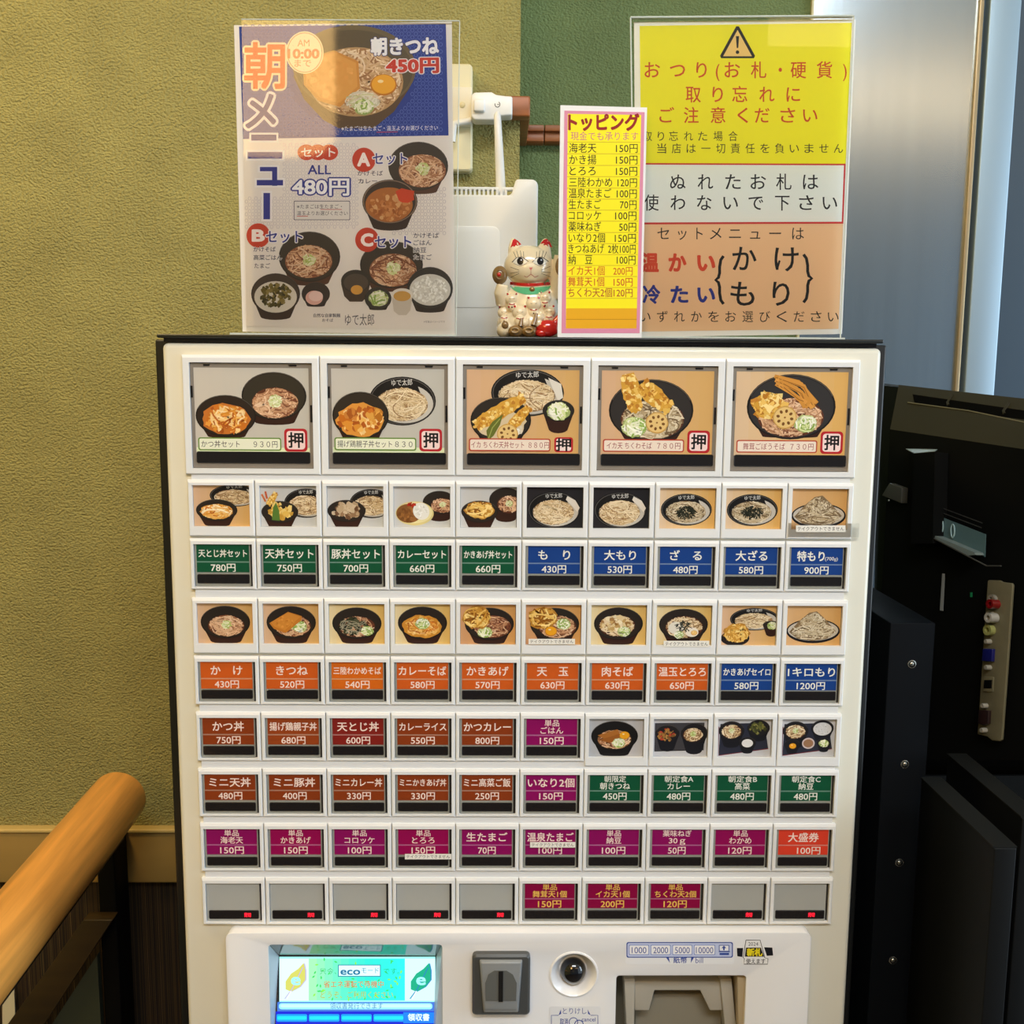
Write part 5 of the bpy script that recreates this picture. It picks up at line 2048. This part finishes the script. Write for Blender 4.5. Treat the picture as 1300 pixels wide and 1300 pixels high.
m.tube([K(702, 414, -28), K(710, 404, -26), K(714, 398, -26)], [6 * S, 5 * S, 7 * S], 12)
m.build('red_sea_bream', MRD, cat, smooth=True)
for x, y, r in KIT[:6]:
    def kp(P, x=x, y=y, r=r):
        for q_ in (-1, 1):
            densepoly(P, elp(x + q_ * r * 0.68, y - r * 0.85, r * 0.17, r * 0.17, 8), (196, 40, 40), 1)
            seg(P, [(x + q_ * r * 0.2, y - 0.5), (x + q_ * r * 0.45, y - 1.2)], 0.4, (120, 96, 80), 2)
        seg(P, [(x - r * 0.5, y + r * 0.72), (x, y + r * 0.85), (x + r * 0.5, y + r * 0.72)], 1.2, (176, 34, 40))
        densepoly(P, elp(x, y + r * 1.25, 1.1, 1.1, 8), (70, 40, 40), 1)
    cat_part('kitten_paint', kp, 0.4)

# ------------------------------------------------------------------ black equipment at the right
MBK = mat('matt_black_plastic', (9, 10, 9), 0.6, spec=0.15)
MBK_LIT = mat('lit_black_plastic', (48, 46, 33), 0.55, spec=0.2)  # black plastic with the light on the cover's slopes painted into its colour
MNV = mat('blue_black_metal', (11, 15, 20), 0.6, spec=0.12)
MSCR = mat('screw_metal', (190, 190, 180), 0.25, metal=0.9)

# television seen from behind
def at(px, py, d):
    return EYE + ray(px, py) * d


a0, a1, a2 = at(1141, 488, 1.24), at(1300, 505.5, 1.06), at(1112, 1000, 1.24)
nv = (a1 - a0).cross(a2 - a0).normalized()
if nv.y > 0:
    nv = -nv
TV = Plane(a0, nv)                       # face of the thin bezel edge
H = lambda px, py, o=0.0: TV.hit(px, py, o)
tv = thing('television', 'back of a black flat television with rows of sockets, behind the machine at the right', 'television', (H(1220, 1000).x, H(1220, 1000).y, 0.9))
m = MB()
m.loft([H(1116, 486, -0.02), H(1400, 517, -0.02), H(1360, 985, -0.02), H(1104, 985, -0.02)],
       [H(1121, 489, 0.0), H(1400, 519, 0.0), H(1360, 983, 0.0), H(1106, 983, 0.0)])
m.build('bezel', MBK, tv, bevel=0.001)
m = MB()
b0 = [H(1141, 488.5, 0.001), H(1400, 517, 0.001), H(1360, 978, 0.001), H(1112, 978, 0.001)]
b1 = [H(1130, 545, 0.035), H(1400, 585, 0.035), H(1360, 965, 0.035), H(1108, 965, 0.035)]
m.add(b0 + b1, [(4, 5, 6, 7), (1, 2, 6, 5), (2, 3, 7, 6)], MBK)
m.add(b0 + b1, [(0, 1, 5, 4), (3, 0, 4, 7)], MBK_LIT)
back = m.build('back_cover', None, tv)


def HB(px, py, o=0.0):
    # point on the sloping upper part of the back cover
    n2 = (b0[1] - b0[0]).cross(b1[0] - b0[0]).normalized()
    if n2.y > 0:
        n2 = -n2
    return Plane(b0[0], n2).hit(px, py, o)


MB().prism([HB(1158.5, 500.5, 0.0006), HB(1300, 521, 0.0006), HB(1400, 536, 0.0006), HB(1400, 552, 0.0006), HB(1300, 535, 0.0006), HB(1161, 511, 0.0006)],
           HB(1200, 500, 0.0005) - HB(1200, 500, 0)).build('vent_slot', mat('vent_black', (5, 5, 4), 0.8, spec=0.05), back)
m = MB()
for x0, y0, x1, y1 in ((1209, 501, 1203, 511), (1281.5, 511.5, 1274, 522)):
    MB().tube([HB(x0, y0, 0.001), HB(x1, y1, 0.001), HB(x1 + 1, y1 + 3.5, 0.001)], 0.0016, 8).build('vent_rib', MBK_LIT, back, smooth=True)

m = MB()
m.tube([HB(1152.5, 511, 0.001), HB(1230, 521.5, 0.001), HB(1302, 536.5, 0.001), HB(1400, 557, 0.001)], 0.0008, 6)
m.build('vent_lip', mat('vent_lip_grey', (120, 116, 92), 0.4), back)
# mounting bracket with a pale top
m = MB()
m.prism([H(1160, 576, 0.055), H(1187, 573.5, 0.055), H(1184, 690, 0.055), H(1156, 690, 0.055)], -nv * 0.018)
m.add([H(1150, 570.5, 0.04), H(1190, 571.5, 0.04), H(1187, 573.5, 0.055), H(1160, 576, 0.055)], [(0, 1, 2, 3)])
br_ = m.build('mount_bracket', MBK, tv)
MB().prism([H(1150, 570.2, 0.041), H(1190, 571, 0.041), H(1187, 573.2, 0.0555), H(1160.5, 575.6, 0.0555)], (0, 0, 0.0006)).build('bracket_top', mat('bracket_top_grey', (150, 168, 168), 0.4), br_)
m = MB()
m.prism([H(1119, 629, 0.045), H(1129, 613, 0.045), H(1145, 619, 0.045), H(1144, 639, 0.045)], -nv * 0.009)
m.build('corner_block', mat('corner_block_grey', (74, 74, 66), 0.5), tv, bevel=0.001)
MB().ball(H(1128.5, 635.5, 0.047), 0.0013).build('screw', MSCR, tv, smooth=True)
# recessed pocket with pale label
HP = lambda px, py, o=0.0: H(px, py, 0.040 + o)
m = MB()
m.prism([HP(1192.5, 655), HP(1252, 678.5), HP(1251, 707), HP(1190, 679)], nv * 0.0006)
m.build('label_pocket', mat('teal_grey_label', (84, 112, 116), 0.4), tv)
m = MB()
m.prism([HP(1178, 677), HP(1190, 677.5), HP(1249, 702), HP(1249.5, 705), HP(1241, 706)], nv * 0.012)
m.build('pocket_shelf', mat('shelf_grey', (116, 130, 128), 0.4), tv)
m = MB()
m.tube([HP(1177, 679, 0.013), HP(1252.5, 718.5, 0.013), HP(1271, 718.5, 0.013)], 0.0008, 6)
m.build('shelf_edge', mat('edge_grey', (70, 70, 66), 0.4), tv)
m = MB()
for x in (1195, 1209.5):
    y = 668 if x < 1200 else 674
    rp = [HP(x, y, 0.002) + (H(x + 1, y) - H(x, y)) * 2.2 * math.cos(i * 6.2832 / 16) + (H(x, y + 1) - H(x, y)) * 8 * math.sin(i * 6.2832 / 16) for i in range(17)]
    m.tube(rp, 0.0008, 6)
m.build('keyhole_ring', mat('pale_ring', (150, 180, 184), 0.35), tv, smooth=True)
m = MB()
for pts_ in (((1196, 645), (1247, 664)), ((1196, 651), (1246, 670)), ((1194, 643), (1196, 651))):
    m.tube([HP(*pts_[0], 0.001), HP(*pts_[1], 0.001)], 0.0005, 6)
m.build('moulded_frame', mat('moulding_grey', (52, 52, 50), 0.4), tv)
P = Print(5e-6)
P.rect(0, 0, 1, 1, (1, 1, 1))
m = MB()
m.prism([HP(1196.5, 728, 0.001), HP(1199.8, 728.5, 0.001), HP(1197.5, 775.5, 0.001), HP(1193.5, 775, 0.001)], nv * 0.0004)
m.build('serial_sticker', mat('sticker_grey', (140, 144, 142), 0.5), tv)
m = MB()
m.prism([HP(1232, 752, 0.001), HP(1234.5, 752, 0.001), HP(1234.5, 758, 0.001), HP(1232, 758, 0.001)], nv * 0.0004)
m.build('green_mark', mat('green_mark', (30, 130, 80), 0.4), tv)
# connector plate
MPL = mat('connector_plate_metal', (124, 118, 92), 0.45, metal=0.3, var=0.08, vscale=30)
cp = MB().prism([HP(1256.5, 737.5), HP(1258, 736.5), HP(1272, 737), HP(1275, 739), HP(1287, 740.5), HP(1288.5, 743), HP(1281, 850), HP(1274.5, 939), HP(1272, 941), HP(1262, 940), HP(1256, 935), HP(1243.5, 932)], nv * 0.003).build('connector_plate', MPL, tv, bevel=0.0008)


def sock(name, px, py, r, col, hole=True, dy=0.006):
    c_ = HP(px, py, 0.003)
    ux = (H(px + 1, py) - H(px, py))
    s_ = ux.length
    m = MB()
    m.lathe(c_, nv, [(r * s_, 0), (r * s_, dy), (r * s_ * 0.5, dy), (r * s_ * 0.45, dy * 0.4), (0, dy * 0.4)] if hole else [(r * s_, 0), (r * s_, dy * 0.8), (r * s_ * 0.8, dy), (0, dy)], 20)
    return m.build(name, mat('sock_%s' % (len(MATS)), col, 0.3, coat=0.3), cp, smooth=True)


sock('audio_socket', 1262, 761, 4.5, (130, 126, 116), dy=0.004)
sock('audio_socket', 1266, 767, 4.4, (120, 14, 18), dy=0.010)['label'] = 'red audio socket'
sock('audio_socket', 1259, 781, 4.0, (150, 146, 130), dy=0.004)
sock('audio_socket', 1264, 784.5, 4.6, (170, 168, 160), dy=0.010)['label'] = 'white audio socket'
sock('video_socket', 1259, 800, 5.0, (150, 152, 90), dy=0.006)['label'] = 'yellow video socket'
for x, y in ((1257, 814.5), (1257, 847.5), (1252.5, 896), (1251.5, 927)):
    sock('hex_screw', x, y, 2.4, (150, 146, 134), False, 0.006)


def port(name, pts_, col, dep=0.004):
    return MB().prism([HP(a, b2, 0.0032) for a, b2 in pts_], nv * dep).build(name, mat('port_%d' % len(MATS), col, 0.35), cp, bevel=0.0006)


port('display_port', [(1251.5, 823.5), (1264, 824), (1263, 840), (1250, 839)], (20, 24, 96))['label'] = 'blue display port'
port('network_port', [(1249.5, 859), (1262.5, 859.5), (1261.5, 878.5), (1248.5, 878)], (110, 104, 80), 0.001)
port('network_port_opening', [(1250.5, 863), (1261, 863), (1260, 874), (1249.5, 874)], (8, 8, 8), 0.0014)
port('serial_port', [(1246.5, 901), (1259, 902), (1258, 919), (1252, 921), (1245, 918)], (40, 26, 26))

# slim blue-black box beside the machine
y0 = 0.10
f0, f1 = U(1130.5, 791, y0), U(1188, 791, y0)
zt_ = (f0.z + f1.z) / 2
bk = UZ(1105, 738, zt_)
x0_, x1_ = f0.x, f1.x
sb = thing('slim_cabinet', 'tall slim blue-black metal cabinet between the machine and the television', 'cabinet', ((x0_ + x1_) / 2, y0, 0))
MB().box(x0_, x1_, y0, bk.y, 0.0, zt_).build('casing', MNV, sb, bevel=0.0012)
for px_, py_ in ((1157.5, 843), (1148.5, 970), (1141.5, 1095), (1133.5, 1219)):
    c_ = U(px_, py_, y0)
    m = MB()
    m.lathe(c_, (0, -1, 0), [(0.0042, -0.0003), (0.0042, 0.0006), (0.0032, 0.0009)], 20)
    m.ball(c_, (0.0026, 0.0018, 0.0026))
    m.build('screw', MSCR, sb, smooth=True)

# tall black rack behind
rk = thing('equipment_rack', 'black equipment rack standing in the shadow under the television', 'rack', (0.62, 0.42, 0))
rx0 = CX1 + 0.02
rzt = U(1240, 930, 0.475).z
MB().box(rx0, 1.3, 0.475, 0.555, 0.0, rzt).build('frame', MBK, rk)
yq = 0.13
r1_, r2_ = U(1181, 1050, yq).x, U(1212, 1050, yq).x
MB().box(r1_, r2_, yq, yq + 0.03, 0.0, U(1190, 1010, yq).z).build('side_panel', MBK, rk)
for px_, py_ in ((1198, 1022.5), (1198, 1044), (1189, 1048), (1192, 1164), (1183.5, 1277), (1176, 1278)):
    MB().ball(U(px_, py_, yq - 0.001), (0.0018, 0.0014, 0.0028)).build('screw', MSCR, rk, smooth=True)

# two flat panels standing in front of the rack at the right edge
for (pl, pr_, pt, bx_, by_, yq, lab, nm_) in (
        (1262.5, 1291, 1077, 1179, 988, -0.10, 'nearer of two black flat panels standing on edge at the lower right', 'flat_panel'),
        (1298, 1325, 1039, 1209, 958, -0.04, 'farther of two black flat panels standing on edge at the lower right', 'flat_panel')):
    f0, f1 = U(pl, pt, yq), U(pr_, pt, yq)
    zt_ = f0.z
    bk = UZ(bx_, by_, zt_)
    o = thing(nm_, lab, 'panel', ((f0.x + f1.x) / 2, yq, 0), 'black flat panels at the lower right')
    MB().box(f0.x, f1.x, yq, min(bk.y, 0.36), 0.0, zt_).build('board', mat('panel_black_%d' % len(MATS), (9, 11, 12), 0.55, spec=0.2), o, bevel=0.001)
    MB().box(f0.x - 0.0006, f1.x + 0.0006, yq + 0.001, min(bk.y, 0.36), zt_ - 0.0002, zt_ + 0.0012).build('edge_strip', mat('edge_strip_%d' % len(MATS), (26, 27, 26), 0.5, spec=0.2), o)

# ------------------------------------------------------------------ pendant lamp and an added glowing strip, behind the camera
MGLOW = mat('warm_lamp_glass', (255, 206, 130), 0.5, emit=9.0)
pend = thing('pendant_lamp', 'warm glowing cylindrical pendant lamp hanging behind the customer', 'lamp', (-0.80, -2.55, 2.9))
m = MB()
m.lathe((-0.80, -2.55, 2.30), (0, 0, 1), [(0.0, 0.0), (0.22, 0.0), (0.25, 0.03), (0.25, 0.42), (0.0, 0.42)], 40)
m.build('shade', MGLOW, pend, smooth=False)
MB().tube([(-0.80, -2.55, 2.72), (-0.80, -2.55, 3.0)], 0.006, 8).build('cord', MBK, pend)
o = tag(MB().box(1.0, 3.0, -3.2, -3.1, 2.82, 2.95).build('added_glow_strip', mat('added_strip_glow', (255, 214, 166), 0.5, emit=2.4), None, at=(2.0, -3.15, 2.74)),
        'long glowing strip added out of view for the warm band in the steel', 'lamp')  # unseen glowing strip, added so the steel reflects a warm band
bpy.data.objects.remove(_to)
